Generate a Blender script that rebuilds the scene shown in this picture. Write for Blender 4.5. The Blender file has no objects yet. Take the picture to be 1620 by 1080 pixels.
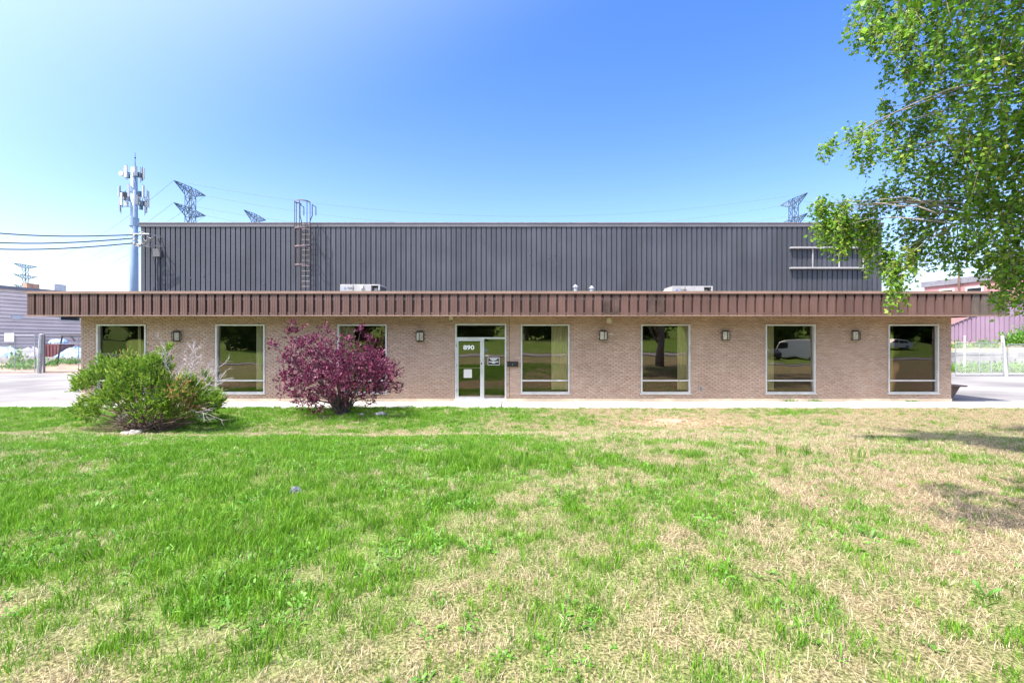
import bpy, bmesh, math, random
import numpy as np
from mathutils import Vector, Matrix
random.seed(7); rng = np.random.default_rng(7)
scene = bpy.context.scene
R = math.radians

# ------------------------------------------------------------------ camera
CAMZ = 2.15; F = 720.0                      # focal length in photo pixels (1620 wide), horizon row 540
cam_d = bpy.data.cameras.new('camera'); cam = bpy.data.objects.new('camera', cam_d)
scene.collection.objects.link(cam); scene.camera = cam
cam.location = (0, 0, CAMZ); cam.rotation_euler = (R(90), 0, 0)
cam_d.sensor_width = 36; cam_d.lens = 16; cam_d.clip_start = 0.05; cam_d.clip_end = 5000
def P(px, py, Y): return Vector(((px-810)/F*Y, Y, CAMZ+(540-py)/F*Y))
def PX(px, Y): return (px-810)/F*Y
def PZ(py, Y): return CAMZ+(540-py)/F*Y

# ------------------------------------------------------------------ world and sun
LDIR = Vector((0.41, 0.335, -1.0)).normalized()      # light travels right, away from the camera, down
w = bpy.data.worlds.new('World'); scene.world = w; w.use_nodes = True
wn = w.node_tree.nodes; wl = w.node_tree.links; wn.clear()
sky = wn.new('ShaderNodeTexSky'); sky.sky_type = 'NISHITA'; sky.sun_disc = False
sky.sun_elevation = math.asin(-LDIR.z); sky.sun_rotation = math.atan2(-LDIR.x, -LDIR.y)
sky.air_density = 1.0; sky.dust_density = 3.0; sky.ozone_density = 2.6; sky.altitude = 100
hsv = wn.new('ShaderNodeHueSaturation'); hsv.inputs['Saturation'].default_value = 1.4
bg = wn.new('ShaderNodeBackground'); bg.inputs['Strength'].default_value = 0.13
wo = wn.new('ShaderNodeOutputWorld')
hsv.inputs['Hue'].default_value = 0.513
# summer haze: a broad whitish halo centred on the sun
tcw = wn.new('ShaderNodeTexCoord'); dot = wn.new('ShaderNodeVectorMath'); dot.operation = 'DOT_PRODUCT'; dot.inputs[1].default_value = tuple(-LDIR)
nrm_ = wn.new('ShaderNodeVectorMath'); nrm_.operation = 'NORMALIZE'; wl.new(tcw.outputs['Generated'], nrm_.inputs[0]); wl.new(nrm_.outputs[0], dot.inputs[0])
halo = wn.new('ShaderNodeMapRange'); halo.interpolation_type = 'SMOOTHSTEP'; halo.inputs[1].default_value = .2; halo.inputs[2].default_value = .85; halo.inputs[3].default_value = 0; halo.inputs[4].default_value = 2.6
wl.new(dot.outputs['Value'], halo.inputs[0])
addh = wn.new('ShaderNodeVectorMath'); addh.operation = 'ADD'; wl.new(hsv.outputs[0], addh.inputs[0])
sepw = wn.new('ShaderNodeSeparateXYZ'); wl.new(nrm_.outputs[0], sepw.inputs[0]); abz = wn.new('ShaderNodeMath'); abz.operation = 'ABSOLUTE'; wl.new(sepw.outputs['Z'], abz.inputs[0])
ex = wn.new('ShaderNodeMath'); ex.operation = 'MULTIPLY'; ex.inputs[1].default_value = -6.5; wl.new(abz.outputs[0], ex.inputs[0])
ex2 = wn.new('ShaderNodeMath'); ex2.operation = 'EXPONENT'; wl.new(ex.outputs[0], ex2.inputs[0])
ex3 = wn.new('ShaderNodeMath'); ex3.operation = 'MULTIPLY_ADD'; ex3.inputs[1].default_value = 2.3; wl.new(ex2.outputs[0], ex3.inputs[0]); wl.new(halo.outputs[0], ex3.inputs[2])
wl.new(ex3.outputs[0], addh.inputs[1])
wl.new(sky.outputs[0], hsv.inputs['Color']); wl.new(addh.outputs[0], bg.inputs['Color']); wl.new(bg.outputs[0], wo.inputs['Surface'])
sd = bpy.data.lights.new('sun', 'SUN'); so = bpy.data.objects.new('sun', sd); scene.collection.objects.link(so)
sd.energy = 4.0; sd.angle = R(0.53); sd.color = (1.0, 0.95, 0.87)
so.rotation_euler = LDIR.to_track_quat('-Z', 'Y').to_euler(); so.location = (-20, -20, 40)
scene.view_settings.view_transform = 'Standard'; scene.view_settings.look = 'None'
scene.view_settings.gamma = 1; scene.view_settings.exposure = 1.5; scene.view_settings.use_curve_mapping = False

# ------------------------------------------------------------------ helpers
COL = scene.collection
def tag(o, label=None, cat=None, group=None, kind=None):
    if label: o['label'] = label
    if cat: o['category'] = cat
    if group: o['group'] = group
    if kind: o['kind'] = kind
    return o
def wpos(o):
    v = Vector((0, 0, 0))
    while o is not None:
        v += o.location; o = o.parent
    return v
def thing(name, loc, label, cat, group=None):
    o = bpy.data.objects.new(name, None); COL.objects.link(o); o.location = loc; o.empty_display_size = .2
    return tag(o, label, cat, group)
def link_mesh(name, me, parent=None, world=(0, 0, 0)):
    o = bpy.data.objects.new(name, me); COL.objects.link(o)
    if parent is not None:
        o.parent = parent; o.location = Vector(world) - wpos(parent)
    else: o.location = world
    return o
def copy_tree(o, parent=None):
    c = o.copy(); COL.objects.link(c); c.parent = parent
    for ch in o.children: copy_tree(ch, c)
    return c
class MB:
    def __init__(s): s.v = []; s.f = []
    def add(s, vs, fs):
        n = len(s.v); s.v += [tuple(v) for v in vs]; s.f += [tuple(i+n for i in f) for f in fs]; return s
    def box(s, x0, x1, y0, y1, z0, z1):
        return s.add([(x0,y0,z0),(x1,y0,z0),(x1,y1,z0),(x0,y1,z0),(x0,y0,z1),(x1,y0,z1),(x1,y1,z1),(x0,y1,z1)],
                     [(0,3,2,1),(4,5,6,7),(0,1,5,4),(1,2,6,5),(2,3,7,6),(3,0,4,7)])
    def prism(s, pts, a, b, axis='y'):
        """polygon pts (u,v) extruded a..b; axis y: (u,t,v); axis x: (t,u,v); axis z: (u,v,t)"""
        n = len(pts)
        def m(u, v, t): return (u, t, v) if axis == 'y' else (t, u, v) if axis == 'x' else (u, v, t)
        vs = [m(u, v, a) for u, v in pts]+[m(u, v, b) for u, v in pts]
        fs = [tuple(range(n)), tuple(range(2*n-1, n-1, -1))]
        fs += [(i, (i+1) % n, n+(i+1) % n, n+i) for i in range(n)]
        return s.add(vs, fs)
    def tube(s, pts, rad, n=6, cap=True):
        pts = [Vector(p) for p in pts]
        if not hasattr(rad, '__len__'): rad = [rad]*len(pts)
        vs = []; up = None
        for i, p in enumerate(pts):
            d = (pts[min(i+1, len(pts)-1)]-pts[max(i-1, 0)]).normalized()
            if up is None:
                up = Vector((0, 0, 1)) if abs(d.z) < .9 else Vector((1, 0, 0))
            a = d.cross(up)
            if a.length < 1e-5: a = d.orthogonal()
            a.normalize(); b = a.cross(d).normalized(); up = b
            for k in range(n):
                t = 2*math.pi*k/n
                vs.append(p+(a*math.cos(t)+b*math.sin(t))*rad[i])
        fs = []
        for i in range(len(pts)-1):
            for k in range(n):
                fs.append((i*n+k, i*n+(k+1) % n, (i+1)*n+(k+1) % n, (i+1)*n+k))
        if cap:
            fs.append(tuple(range(n-1, -1, -1))); fs.append(tuple(range((len(pts)-1)*n, len(pts)*n)))
        return s.add(vs, fs)
    def lathe(s, c, prof, n=12):
        vs = []; fs = []
        for r, z in prof:
            for k in range(n):
                t = 2*math.pi*k/n; vs.append((c[0]+r*math.cos(t), c[1]+r*math.sin(t), c[2]+z))
        for i in range(len(prof)-1):
            for k in range(n):
                fs.append((i*n+k, i*n+(k+1) % n, (i+1)*n+(k+1) % n, (i+1)*n+k))
        fs.append(tuple(range(n-1, -1, -1))); fs.append(tuple(range((len(prof)-1)*n, len(prof)*n)))
        return s.add(vs, fs)
    def mesh(s, name, mat, off=(0, 0, 0), smooth=False):
        me = bpy.data.meshes.new(name)
        me.from_pydata([(v[0]-off[0], v[1]-off[1], v[2]-off[2]) for v in s.v], [], s.f)
        me.materials.append(M[mat]); me.update()
        bm = bmesh.new(); bm.from_mesh(me); bmesh.ops.recalc_face_normals(bm, faces=bm.faces); bm.to_mesh(me); bm.free()
        if smooth: me.polygons.foreach_set('use_smooth', [True]*len(me.polygons))
        return me
    def build(s, name, mat, parent=None, smooth=False, origin=None):
        """world-coordinate mesh -> object; a child keeps its parent's origin"""
        off = wpos(parent) if parent is not None else Vector(origin or (0, 0, 0))
        me = s.mesh(name, mat, off, smooth)
        o = bpy.data.objects.new(name, me); COL.objects.link(o)
        if parent is not None: o.parent = parent
        else: o.location = off
        return o
def box(x0, x1, y0, y1, z0, z1): return MB().box(x0, x1, y0, y1, z0, z1)
def bevel(o, wd, seg=2):
    m = o.modifiers.new('bevel', 'BEVEL'); m.width = wd; m.segments = seg; m.limit_method = 'ANGLE'; return o

# ------------------------------------------------------------------ value noise in numpy
_T = np.random.default_rng(3).random((256, 256))
def vnoise(x, y, s):
    x = np.asarray(x)/s+1000.3; y = np.asarray(y)/s+1000.7
    xi = np.floor(x).astype(int); yi = np.floor(y).astype(int); fx = x-xi; fy = y-yi
    fx = fx*fx*(3-2*fx); fy = fy*fy*(3-2*fy); g = lambda i, j: _T[(i) % 256, (j) % 256]
    return (g(xi, yi)*(1-fx)+g(xi+1, yi)*fx)*(1-fy)+(g(xi, yi+1)*(1-fx)+g(xi+1, yi+1)*fx)*fy
def fbm(x, y, s): return .5*vnoise(x, y, s)+.3*vnoise(np.asarray(x)+37, np.asarray(y)+11, s/2.1)+.2*vnoise(np.asarray(x)+71, np.asarray(y)-23, s/4.3)

# ------------------------------------------------------------------ materials
M = {}
def nodes(name):
    m = bpy.data.materials.new(name); m.use_nodes = True; M[name] = m
    n = m.node_tree.nodes; l = m.node_tree.links
    return m, n, l, n['Principled BSDF'], n['Material Output']
def mat(name, c, rough=.7, metal=0, var=.25, scale=3.0, fine=40.0, finev=.12, bump=.0, rnd=0.0, c2=None, spec=.4, streak=0.0, coord='pos'):
    """base colour broken up by two noises, optional second tone, per-object variation and rain streaks"""
    m, n, l, b, out = nodes(name)
    geo = n.new('ShaderNodeNewGeometry'); src = geo.outputs['Position']
    if coord == 'obj':
        tc = n.new('ShaderNodeTexCoord'); src = tc.outputs['Object']
    n1 = n.new('ShaderNodeTexNoise'); n1.inputs['Scale'].default_value = scale; n1.inputs['Detail'].default_value = 5
    n2 = n.new('ShaderNodeTexNoise'); n2.inputs['Scale'].default_value = fine; n2.inputs['Detail'].default_value = 3
    l.new(src, n1.inputs['Vector']); l.new(src, n2.inputs['Vector'])
    mix = n.new('ShaderNodeMix'); mix.data_type = 'RGBA'
    d = c2 or tuple(x*(1-var) for x in c); e = tuple(min(1, x*(1+var*.5)) for x in c) if c2 is None else c
    mix.inputs['A'].default_value = (*d, 1); mix.inputs['B'].default_value = (*e, 1)
    rp = n.new('ShaderNodeMapRange'); rp.inputs[1].default_value = .35; rp.inputs[2].default_value = .65
    l.new(n1.outputs[0], rp.inputs[0]); l.new(rp.outputs[0], mix.inputs['Factor'])
    col = mix.outputs['Result']
    def mul(val_socket, lo, hi, col):
        mr = n.new('ShaderNodeMapRange'); mr.inputs[3].default_value = lo; mr.inputs[4].default_value = hi
        l.new(val_socket, mr.inputs[0])
        mm = n.new('ShaderNodeMix'); mm.data_type = 'RGBA'; mm.blend_type = 'MULTIPLY'; mm.inputs['Factor'].default_value = 1
        l.new(col, mm.inputs['A']); l.new(mr.outputs[0], mm.inputs['B']); return mm.outputs['Result']
    if finev: col = mul(n2.outputs[0], 1-finev, 1+finev, col)
    if rnd:
        oi = n.new('ShaderNodeObjectInfo'); col = mul(oi.outputs['Random'], 1-rnd, 1+rnd, col)
    if streak:
        mp = n.new('ShaderNodeMapping'); mp.inputs['Scale'].default_value = (14, 14, .7); l.new(src, mp.inputs[0])
        n3 = n.new('ShaderNodeTexNoise'); n3.inputs['Scale'].default_value = 1; n3.inputs['Detail'].default_value = 4
        l.new(mp.outputs[0], n3.inputs['Vector']); col = mul(n3.outputs[0], 1-streak, 1+streak, col)
    l.new(col, b.inputs['Base Color'])
    b.inputs['Roughness'].default_value = rough; b.inputs['Metallic'].default_value = metal
    b.inputs['Specular IOR Level'].default_value = spec
    if bump:
        bp = n.new('ShaderNodeBump'); bp.inputs['Strength'].default_value = bump; bp.inputs['Distance'].default_value = .01
        l.new(n2.outputs[0], bp.inputs['Height']); l.new(bp.outputs[0], b.inputs['Normal'])
    return m
def leafmat(name, stops, trans=.35, rough=.5, hue_noise=0):
    """leaf colours picked by the per-leaf attribute 'v' through a ramp; light passes through"""
    m, n, l, b, out = nodes(name)
    a = n.new('ShaderNodeAttribute'); a.attribute_name = 'v'
    r = n.new('ShaderNodeValToRGB'); el = r.color_ramp.elements
    while len(el) < len(stops): el.new(.5)
    for e, (p, c) in zip(el, stops): e.position = p; e.color = (*c, 1)
    l.new(a.outputs['Fac'], r.inputs[0]); l.new(r.outputs[0], b.inputs['Base Color'])
    b.inputs['Roughness'].default_value = rough; b.inputs['Specular IOR Level'].default_value = .35
    t = n.new('ShaderNodeBsdfTranslucent'); l.new(r.outputs[0], t.inputs['Color'])
    ms = n.new('ShaderNodeMixShader'); ms.inputs[0].default_value = trans
    l.new(b.outputs[0], ms.inputs[1]); l.new(t.outputs[0], ms.inputs[2]); l.new(ms.outputs[0], out.inputs['Surface'])
    return m

mat('brick_face', (.455, .325, .245), .85, var=.12, scale=.8, fine=60, finev=.15, rnd=.10, bump=.3)
# joined bricks carry a per-brick tone attribute
def brickmat():
    m, n, l, b, out = nodes('brick_courses')
    a = n.new('ShaderNodeAttribute'); a.attribute_name = 'v'
    r = n.new('ShaderNodeValToRGB'); el = r.color_ramp.elements
    for _ in range(2): el.new(.5)
    for e, (p, c) in zip(el, [(0, (.40, .272, .2)), (.3, (.445, .315, .237)), (.75, (.465, .335, .255)), (1, (.49, .365, .285))]):
        e.position = p; e.color = (*c, 1)
    l.new(a.outputs['Fac'], r.inputs[0])
    g = n.new('ShaderNodeNewGeometry'); no = n.new('ShaderNodeTexNoise'); no.inputs['Scale'].default_value = .7; no.inputs['Detail'].default_value = 6
    l.new(g.outputs['Position'], no.inputs['Vector'])
    n2 = n.new('ShaderNodeTexNoise'); n2.inputs['Scale'].default_value = 70; l.new(g.outputs['Position'], n2.inputs['Vector'])
    col = r.outputs[0]
    for s, lo, hi in ((no.outputs[0], .72, 1.25), (n2.outputs[0], .85, 1.15)):
        mr = n.new('ShaderNodeMapRange'); mr.inputs[3].default_value = lo; mr.inputs[4].default_value = hi; l.new(s, mr.inputs[0])
        mm = n.new('ShaderNodeMix'); mm.data_type = 'RGBA'; mm.blend_type = 'MULTIPLY'; mm.inputs['Factor'].default_value = 1
        l.new(col, mm.inputs['A']); l.new(mr.outputs[0], mm.inputs['B']); col = mm.outputs['Result']
    l.new(col, b.inputs['Base Color']); b.inputs['Roughness'].default_value = .88
brickmat()
mat('mortar', (.46, .345, .265), .95, var=.2, scale=2)
mat('foundation', (.46, .37, .28), .9, var=.25, scale=1.5, fine=30)
mat('fascia_metal', (.118, .066, .055), .6, var=.18, scale=1.1, fine=25, finev=.1, rnd=.11, streak=.22, spec=.35)
mat('fascia_stained', (.085, .053, .045), .65, var=.4, scale=3, fine=25, finev=.2, rnd=.1, streak=.3, spec=.3)
mat('fascia_grey', (.115, .09, .078), .6, var=.25, scale=2, fine=25, finev=.15, rnd=.12, streak=.2, spec=.3)
mat('fascia_groove', (.07, .042, .036), .7, var=.3)
mat('fascia_trim', (.25, .165, .13), .5, var=.2, scale=.8, streak=.15)
mat('soffit_board', (.42, .31, .2), .8, var=.15, scale=1)
mat('roof_membrane', (.25, .24, .23), .9, var=.3, scale=.5)
mat('cladding', (.058, .061, .074), .45, var=.16, scale=.5, fine=20, finev=.08, rnd=.11, streak=.2, spec=.4)
mat('cladding_groove', (.03, .03, .04), .6, var=.2)
mat('cladding_cap', (.12, .116, .125), .45, var=.15, scale=.6, spec=.4)
mat('aluminium', (.62, .62, .6), .42, metal=.35, var=.12, scale=3, fine=30, finev=.08)
mat('white_paint', (.58, .575, .56), .55, var=.1, scale=4)
mat('black_metal', (.02, .02, .02), .4, var=.2)
mat('dark_bronze', (.045, .036, .03), .45, metal=.5, var=.3, scale=8)
mat('lamp_glass', (.5, .47, .38), .25, var=.3, scale=15)
mat('cream_plastic', (.62, .56, .42), .45, var=.1)
mat('blind_fabric', (.86, .83, .64), .8, var=.06, rnd=.08)
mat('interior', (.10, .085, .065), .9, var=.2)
mat('interior_post', (.12, .1, .08), .9, var=.2)
mat('paper', (.62, .6, .55), .9, var=.05)
mat('lettering', (.85, .85, .83), .6, var=.02)
mat('concrete_walk', (.37, .36, .34), .9, var=.14, scale=.6, fine=35, finev=.1, bump=.2, rnd=.05)
mat('asphalt_lot', (.205, .195, .195), .92, var=.36, scale=.25, fine=30, finev=.16, bump=.3)
mat('crack', (.1, .095, .09), .95)
mat('street', (.19, .185, .18), .92, var=.2, scale=.4, fine=30, finev=.12)
mat('dirt', (.30, .22, .155), .95, var=.35, scale=1.2, fine=15, finev=.3, bump=.5)
mat('far_ground', (.16, .19, .08), .95, var=.4, scale=.08, fine=4, finev=.3)
mat('galvanised', (.36, .375, .39), .45, metal=.5, var=.2, scale=6)
mat('monopole', (.22, .31, .43), .5, metal=.1, var=.1, scale=.6)
mat('antenna', (.42, .44, .46), .5, var=.05)
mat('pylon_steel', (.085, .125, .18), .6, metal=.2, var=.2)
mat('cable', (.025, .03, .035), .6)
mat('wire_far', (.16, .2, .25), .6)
mat('ladder_steel', (.075, .055, .055), .5, metal=.2, var=.3, scale=5)
mat('ladder_pale', (.19, .14, .135), .5, var=.3, scale=5)
mat('unit_casing', (.33, .32, .32), .5, var=.14, scale=2, streak=.08)
mat('unit_dark', (.06, .07, .075), .5, var=.3)
mat('unit_blue', (.1, .2, .45), .5)
mat('bench_wood', (.16, .11, .085), .8, var=.35, scale=6, fine=50, finev=.2)
mat('siding_mauve', (.78, .63, .56), .75, var=.08, scale=.7, rnd=.06)
mat('siding_pink', (.42, .215, .22), .7, var=.1, scale=.6, rnd=.04)
mat('cladding_purple', (.235, .17, .24), .55, var=.1, scale=.6, rnd=.05)
mat('roof_grey', (.2, .2, .23), .6, var=.15)
mat('dumpster_red', (.19, .06, .06), .6, var=.3)
mat('tarp_blue', (.25, .38, .6), .6, var=.4, scale=3)
mat('stone_pale', (.34, .33, .32), .9, var=.2, scale=5, fine=20)
mat('stone_blue', (.14, .155, .19), .9, var=.3, scale=9)
mat('block_wall', (.30, .29, .29), .9, var=.2, scale=1.2, rnd=.12, fine=14, finev=.15)
mat('rubble', (.42, .24, .16), .9, var=.3, scale=2, rnd=.3)
mat('stump_wood', (.36, .235, .16), .9, var=.3, scale=12, fine=60, finev=.3)
mat('chips', (.33, .22, .13), .95, var=.35, scale=9, fine=40, finev=.3)
mat('bark_plum', (.1, .075, .07), .9, var=.4, scale=15)
mat('bark_birch', (.30, .26, .23), .85, var=.5, scale=9, fine=50, finev=.25)
mat('bark_juniper', (.2, .14, .1), .95, var=.4, scale=12)
mat('dead_twig', (.43, .385, .39), .9, var=.25, scale=8)
mat('car_silver', (.45, .46, .47), .25, metal=.6, var=.03, finev=.02)
mat('car_white', (.72, .72, .71), .25, var=.03, finev=.02)
mat('car_dark', (.03, .03, .035), .3, var=.03)
mat('tyre', (.02, .02, .02), .8)
mat('headlamp', (.7, .72, .74), .1)
mat('vehicle_glass', (.02, .025, .03), .05, var=.02, spec=.6)
def glassmat():
    m, n, l, b, out = nodes('tinted_glass'); n.remove(b)
    tr = n.new('ShaderNodeBsdfTransparent'); tr.inputs[0].default_value = (.92, .91, .8, 1)
    gl = n.new('ShaderNodeBsdfGlossy'); gl.inputs['Roughness'].default_value = .004; gl.inputs['Color'].default_value = (.84, .74, .74, 1)
    gg = n.new('ShaderNodeNewGeometry'); wv = n.new('ShaderNodeTexNoise'); wv.inputs['Scale'].default_value = 1.1; wv.inputs['Detail'].default_value = 1; l.new(gg.outputs['Position'], wv.inputs['Vector'])
    wb = n.new('ShaderNodeBump'); wb.inputs['Strength'].default_value = .045; wb.inputs['Distance'].default_value = .05; l.new(wv.outputs[0], wb.inputs['Height']); l.new(wb.outputs[0], gl.inputs['Normal'])
    fr = n.new('ShaderNodeFresnel'); fr.inputs[0].default_value = 1.55
    mr = n.new('ShaderNodeMapRange'); mr.inputs[1].default_value = 0; mr.inputs[2].default_value = 1; mr.inputs[3].default_value = .085; mr.inputs[4].default_value = 1
    l.new(fr.outputs[0], mr.inputs[0])
    ms = n.new('ShaderNodeMixShader'); l.new(mr.outputs[0], ms.inputs[0]); l.new(tr.outputs[0], ms.inputs[1]); l.new(gl.outputs[0], ms.inputs[2])
    l.new(ms.outputs[0], out.inputs['Surface'])
glassmat()
leafmat('birch_leaf', [(0, (.055, .15, .02)), (.45, (.155, .33, .03)), (.8, (.29, .47, .05)), (1, (.5, .53, .12))], .55)
leafmat('plum_leaf', [(0, (.035, .007, .022)), (.45, (.125, .022, .06)), (.8, (.27, .045, .11)), (1, (.45, .16, .25))], .3)
leafmat('juniper_leaf', [(0, (.04, .085, .014)), (.4, (.11, .225, .022)), (.75, (.22, .37, .035)), (.93, (.36, .46, .07)), (1, (.38, .24, .1))], .35, .75)
leafmat('tree_leaf', [(0, (.02, .05, .012)), (.5, (.05, .12, .02)), (1, (.1, .19, .03))], .3)
leafmat('weed_leaf', [(0, (.03, .10, .012)), (.5, (.085, .25, .018)), (1, (.24, .45, .07))], .35)
def grassmat(name, stops, trans):
    m = leafmat(name, stops, trans, .55); n = m.node_tree.nodes; l = m.node_tree.links
    a = [x for x in n if x.type == 'ATTRIBUTE'][0]; r = [x for x in n if x.type == 'VALTORGB'][0]
    oi = n.new('ShaderNodeObjectInfo'); mr = n.new('ShaderNodeMath'); mr.operation = 'MULTIPLY_ADD'
    mr.inputs[1].default_value = .4; l.new(oi.outputs['Random'], mr.inputs[0])
    ma = n.new('ShaderNodeMath'); ma.operation = 'MULTIPLY'; ma.inputs[1].default_value = .65
    l.new(a.outputs['Fac'], ma.inputs[0]); l.new(ma.outputs[0], mr.inputs[2]); l.new(mr.outputs[0], r.inputs[0])
grassmat('grass_green', [(0, (.03, .085, .008)), (.4, (.10, .25, .012)), (.78, (.20, .41, .025)), (1, (.38, .46, .08))], .4)
grassmat('grass_straw', [(0, (.16, .11, .06)), (.4, (.36, .285, .165)), (.75, (.60, .52, .36)), (1, (.3, .33, .1))], .25)
def lawnmat():
    m, n, l, b, out = nodes('lawn_soil')
    a = n.new('ShaderNodeAttribute'); a.attribute_name = 'green'
    g = n.new('ShaderNodeNewGeometry')
    n1 = n.new('ShaderNodeTexNoise'); n1.inputs['Scale'].default_value = 9; n1.inputs['Detail'].default_value = 6
    n2 = n.new('ShaderNodeTexNoise'); n2.inputs['Scale'].default_value = 60; n2.inputs['Detail'].default_value = 4
    l.new(g.outputs['Position'], n1.inputs['Vector']); l.new(g.outputs['Position'], n2.inputs['Vector'])
    ad = n.new('ShaderNodeMath'); ad.operation = 'ADD'; l.new(a.outputs['Fac'], ad.inputs[0])
    mr = n.new('ShaderNodeMapRange'); mr.inputs[3].default_value = -.35; mr.inputs[4].default_value = .35; l.new(n1.outputs[0], mr.inputs[0]); l.new(mr.outputs[0], ad.inputs[1])
    st = n.new('ShaderNodeValToRGB'); e = st.color_ramp.elements; e[0].position = .38; e[0].color = (.07, .048, .028, 1); e[1].position = .68; e[1].color = (.40, .31, .19, 1)
    gr = n.new('ShaderNodeValToRGB'); e = gr.color_ramp.elements; e[0].position = .3; e[0].color = (.04, .08, .012, 1); e[1].position = .65; e[1].color = (.12, .22, .03, 1)
    l.new(n2.outputs[0], st.inputs[0]); l.new(n2.outputs[0], gr.inputs[0])
    mx = n.new('ShaderNodeMix'); mx.data_type = 'RGBA'; l.new(ad.outputs[0], mx.inputs['Factor']); l.new(st.outputs[0], mx.inputs['A']); l.new(gr.outputs[0], mx.inputs['B'])
    l.new(mx.outputs['Result'], b.inputs['Base Color']); b.inputs['Roughness'].default_value = .95; b.inputs['Specular IOR Level'].default_value = .1
    bp = n.new('ShaderNodeBump'); bp.inputs['Strength'].default_value = .8; bp.inputs['Distance'].default_value = .03; l.new(n2.outputs[0], bp.inputs['Height']); l.new(bp.outputs[0], b.inputs['Normal'])
lawnmat()

# ------------------------------------------------------------------ terrain
WY = 16.3; FY = 15.33; UY = 27.0; WALK = 14.62
def smooth(a, b, x):
    t = np.clip((np.asarray(x, float)-a)/(b-a), 0, 1); return t*t*(3-2*t)
def lawn_z(x, y):
    x = np.asarray(x, float); y = np.asarray(y, float)
    y0 = 11.6+.4*np.sin(x*.35)
    base = .5*(1-smooth(6.2, y0, y))
    dip = -.10*np.exp(-((y-11.4)/1.3)**2)*(1-smooth(-1, 5, x))
    edge = smooth(14.62, 13.6, y)
    n = (fbm(x, y, 2.2)-.5)*.10+(vnoise(x, y, .5)-.5)*.03
    back = .15*smooth(-4, -9, y)
    return .012+base+dip*edge+n*(.25+.75*edge)*.8+back
def green(x, y):
    x = np.asarray(x, float); y = np.asarray(y, float)
    g = .47+(fbm(x, y, 1.7)-.5)*.55+(fbm(x+51, y-17, .42)-.5)*1.05
    g += .46*np.exp(-((x+3.4)/3.2)**2)*smooth(1.8, 3.8, y)*(1-smooth(8.5, 10, y))      # greener bank on the left
    g += .25*(1-smooth(0, 2.5, np.abs(x-.2)))*np.exp(-((y-6.2)/.7)**2)
    g -= .22*smooth(1.5, 5, x)*smooth(2.5, 4, y)                                        # drier to the right
    g -= .55*np.exp(-((y-10.3)/.5)**2)*(1-smooth(0, 4, x))                              # pale strip on top of the bank
    g += .30*smooth(11.2, 12.6, y)*(1-smooth(-3, 2, x))                                 # lush by the shrubs
    g -= .08*(1-smooth(2.2, 3.6, y))
    g -= .13*smooth(-.2, 1.6, x)
    g -= 1.1*np.exp(-(((x-4.4)/1.1)**2+((y-12.0)/.6)**2))                               # bare ground round the stump
    g += .35*np.exp(-(((x-7.5)/1.6)**2+((y-13.6)/.7)**2))
    return np.clip(g, 0, 1)
def grid_mesh(name, xs, ys, zf, mname):
    X, Y = np.meshgrid(xs, ys); Z = zf(X, Y); nx = len(xs); ny = len(ys)
    v = np.stack([X.ravel(), Y.ravel(), Z.ravel()], 1)
    i = np.arange(nx*ny).reshape(ny, nx); f = np.stack([i[:-1, :-1], i[:-1, 1:], i[1:, 1:], i[1:, :-1]], -1).reshape(-1, 4)
    me = np_mesh(name, v, f, mname); me.polygons.foreach_set('use_smooth', [True]*len(me.polygons)); return me, X.ravel(), Y.ravel()
def np_mesh(name, v, f, mname, vattr=None, an='v'):
    me = bpy.data.meshes.new(name); v = np.asarray(v, np.float32); f = np.asarray(f, np.int32); k = f.shape[1]
    me.vertices.add(len(v)); me.vertices.foreach_set('co', v.ravel())
    me.loops.add(f.size); me.loops.foreach_set('vertex_index', f.ravel())
    me.polygons.add(len(f)); me.polygons.foreach_set('loop_start', np.arange(0, f.size, k, dtype=np.int32))
    me.update(calc_edges=True); me.validate()
    if vattr is not None:
        at = me.attributes.new(an, 'FLOAT', 'POINT'); at.data.foreach_set('value', np.asarray(vattr, np.float32))
    me.materials.append(M[mname]); return me

g = box(-2500, 2500, -2500, 2500, -1.5, -.35).build('ground', 'far_ground'); tag(g, 'wide flat green ground reaching the horizon', 'ground', kind='structure')
xs = np.concatenate([np.arange(-60, -20, 2), np.arange(-20, 20, .2), np.arange(20, 61, 2)]); ys = np.concatenate([np.arange(-9.0, 1, .8), np.arange(1, WALK, .16), [WALK]])
me, gx, gy = grid_mesh('lawn', xs, ys, lawn_z, 'lawn_soil')
at = me.attributes.new('green', 'FLOAT', 'POINT'); at.data.foreach_set('value', green(gx, gy).astype(np.float32))
lawn = link_mesh('lawn', me); tag(lawn, 'patchy lawn of green grass and dry straw before the building', 'lawn', kind='structure')

# parking lot: two side yards and the strip to the walk
lot = MB().box(-130, 130, WALK+.002, 100, -.3, -.03)
lo = lot.build('parking_lot', 'asphalt_lot'); tag(lo, 'pale worn asphalt yard on both sides of the building', 'parking lot', kind='structure')
cm = MB()
def crack(pts, wd, z):
    for a, b in zip(pts, pts[1:]):
        d = Vector((b[0]-a[0], b[1]-a[1])); nrm = Vector((-d.y, d.x)).normalized()*wd/2
        cm.add([(a[0]-nrm.x, a[1]-nrm.y, z), (b[0]-nrm.x, b[1]-nrm.y, z), (b[0]+nrm.x, b[1]+nrm.y, z), (a[0]+nrm.x, a[1]+nrm.y, z)], [(0, 1, 2, 3)])
for x0, x1, y0 in ((-34, -16, 20.5), (-30, -17, 17.3), (16.2, 40, 20.2), (17, 36, 17.6), (-36, -18, 25), (18, 40, 24.2)):
    xx = np.arange(x0, x1, .5); crack([(x, y0+.5*math.sin(x*.21)+.18*random.uniform(-1, 1)) for x in xx], .035, -.026)
ck = cm.build('asphalt_crack', 'crack', lo)

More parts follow.
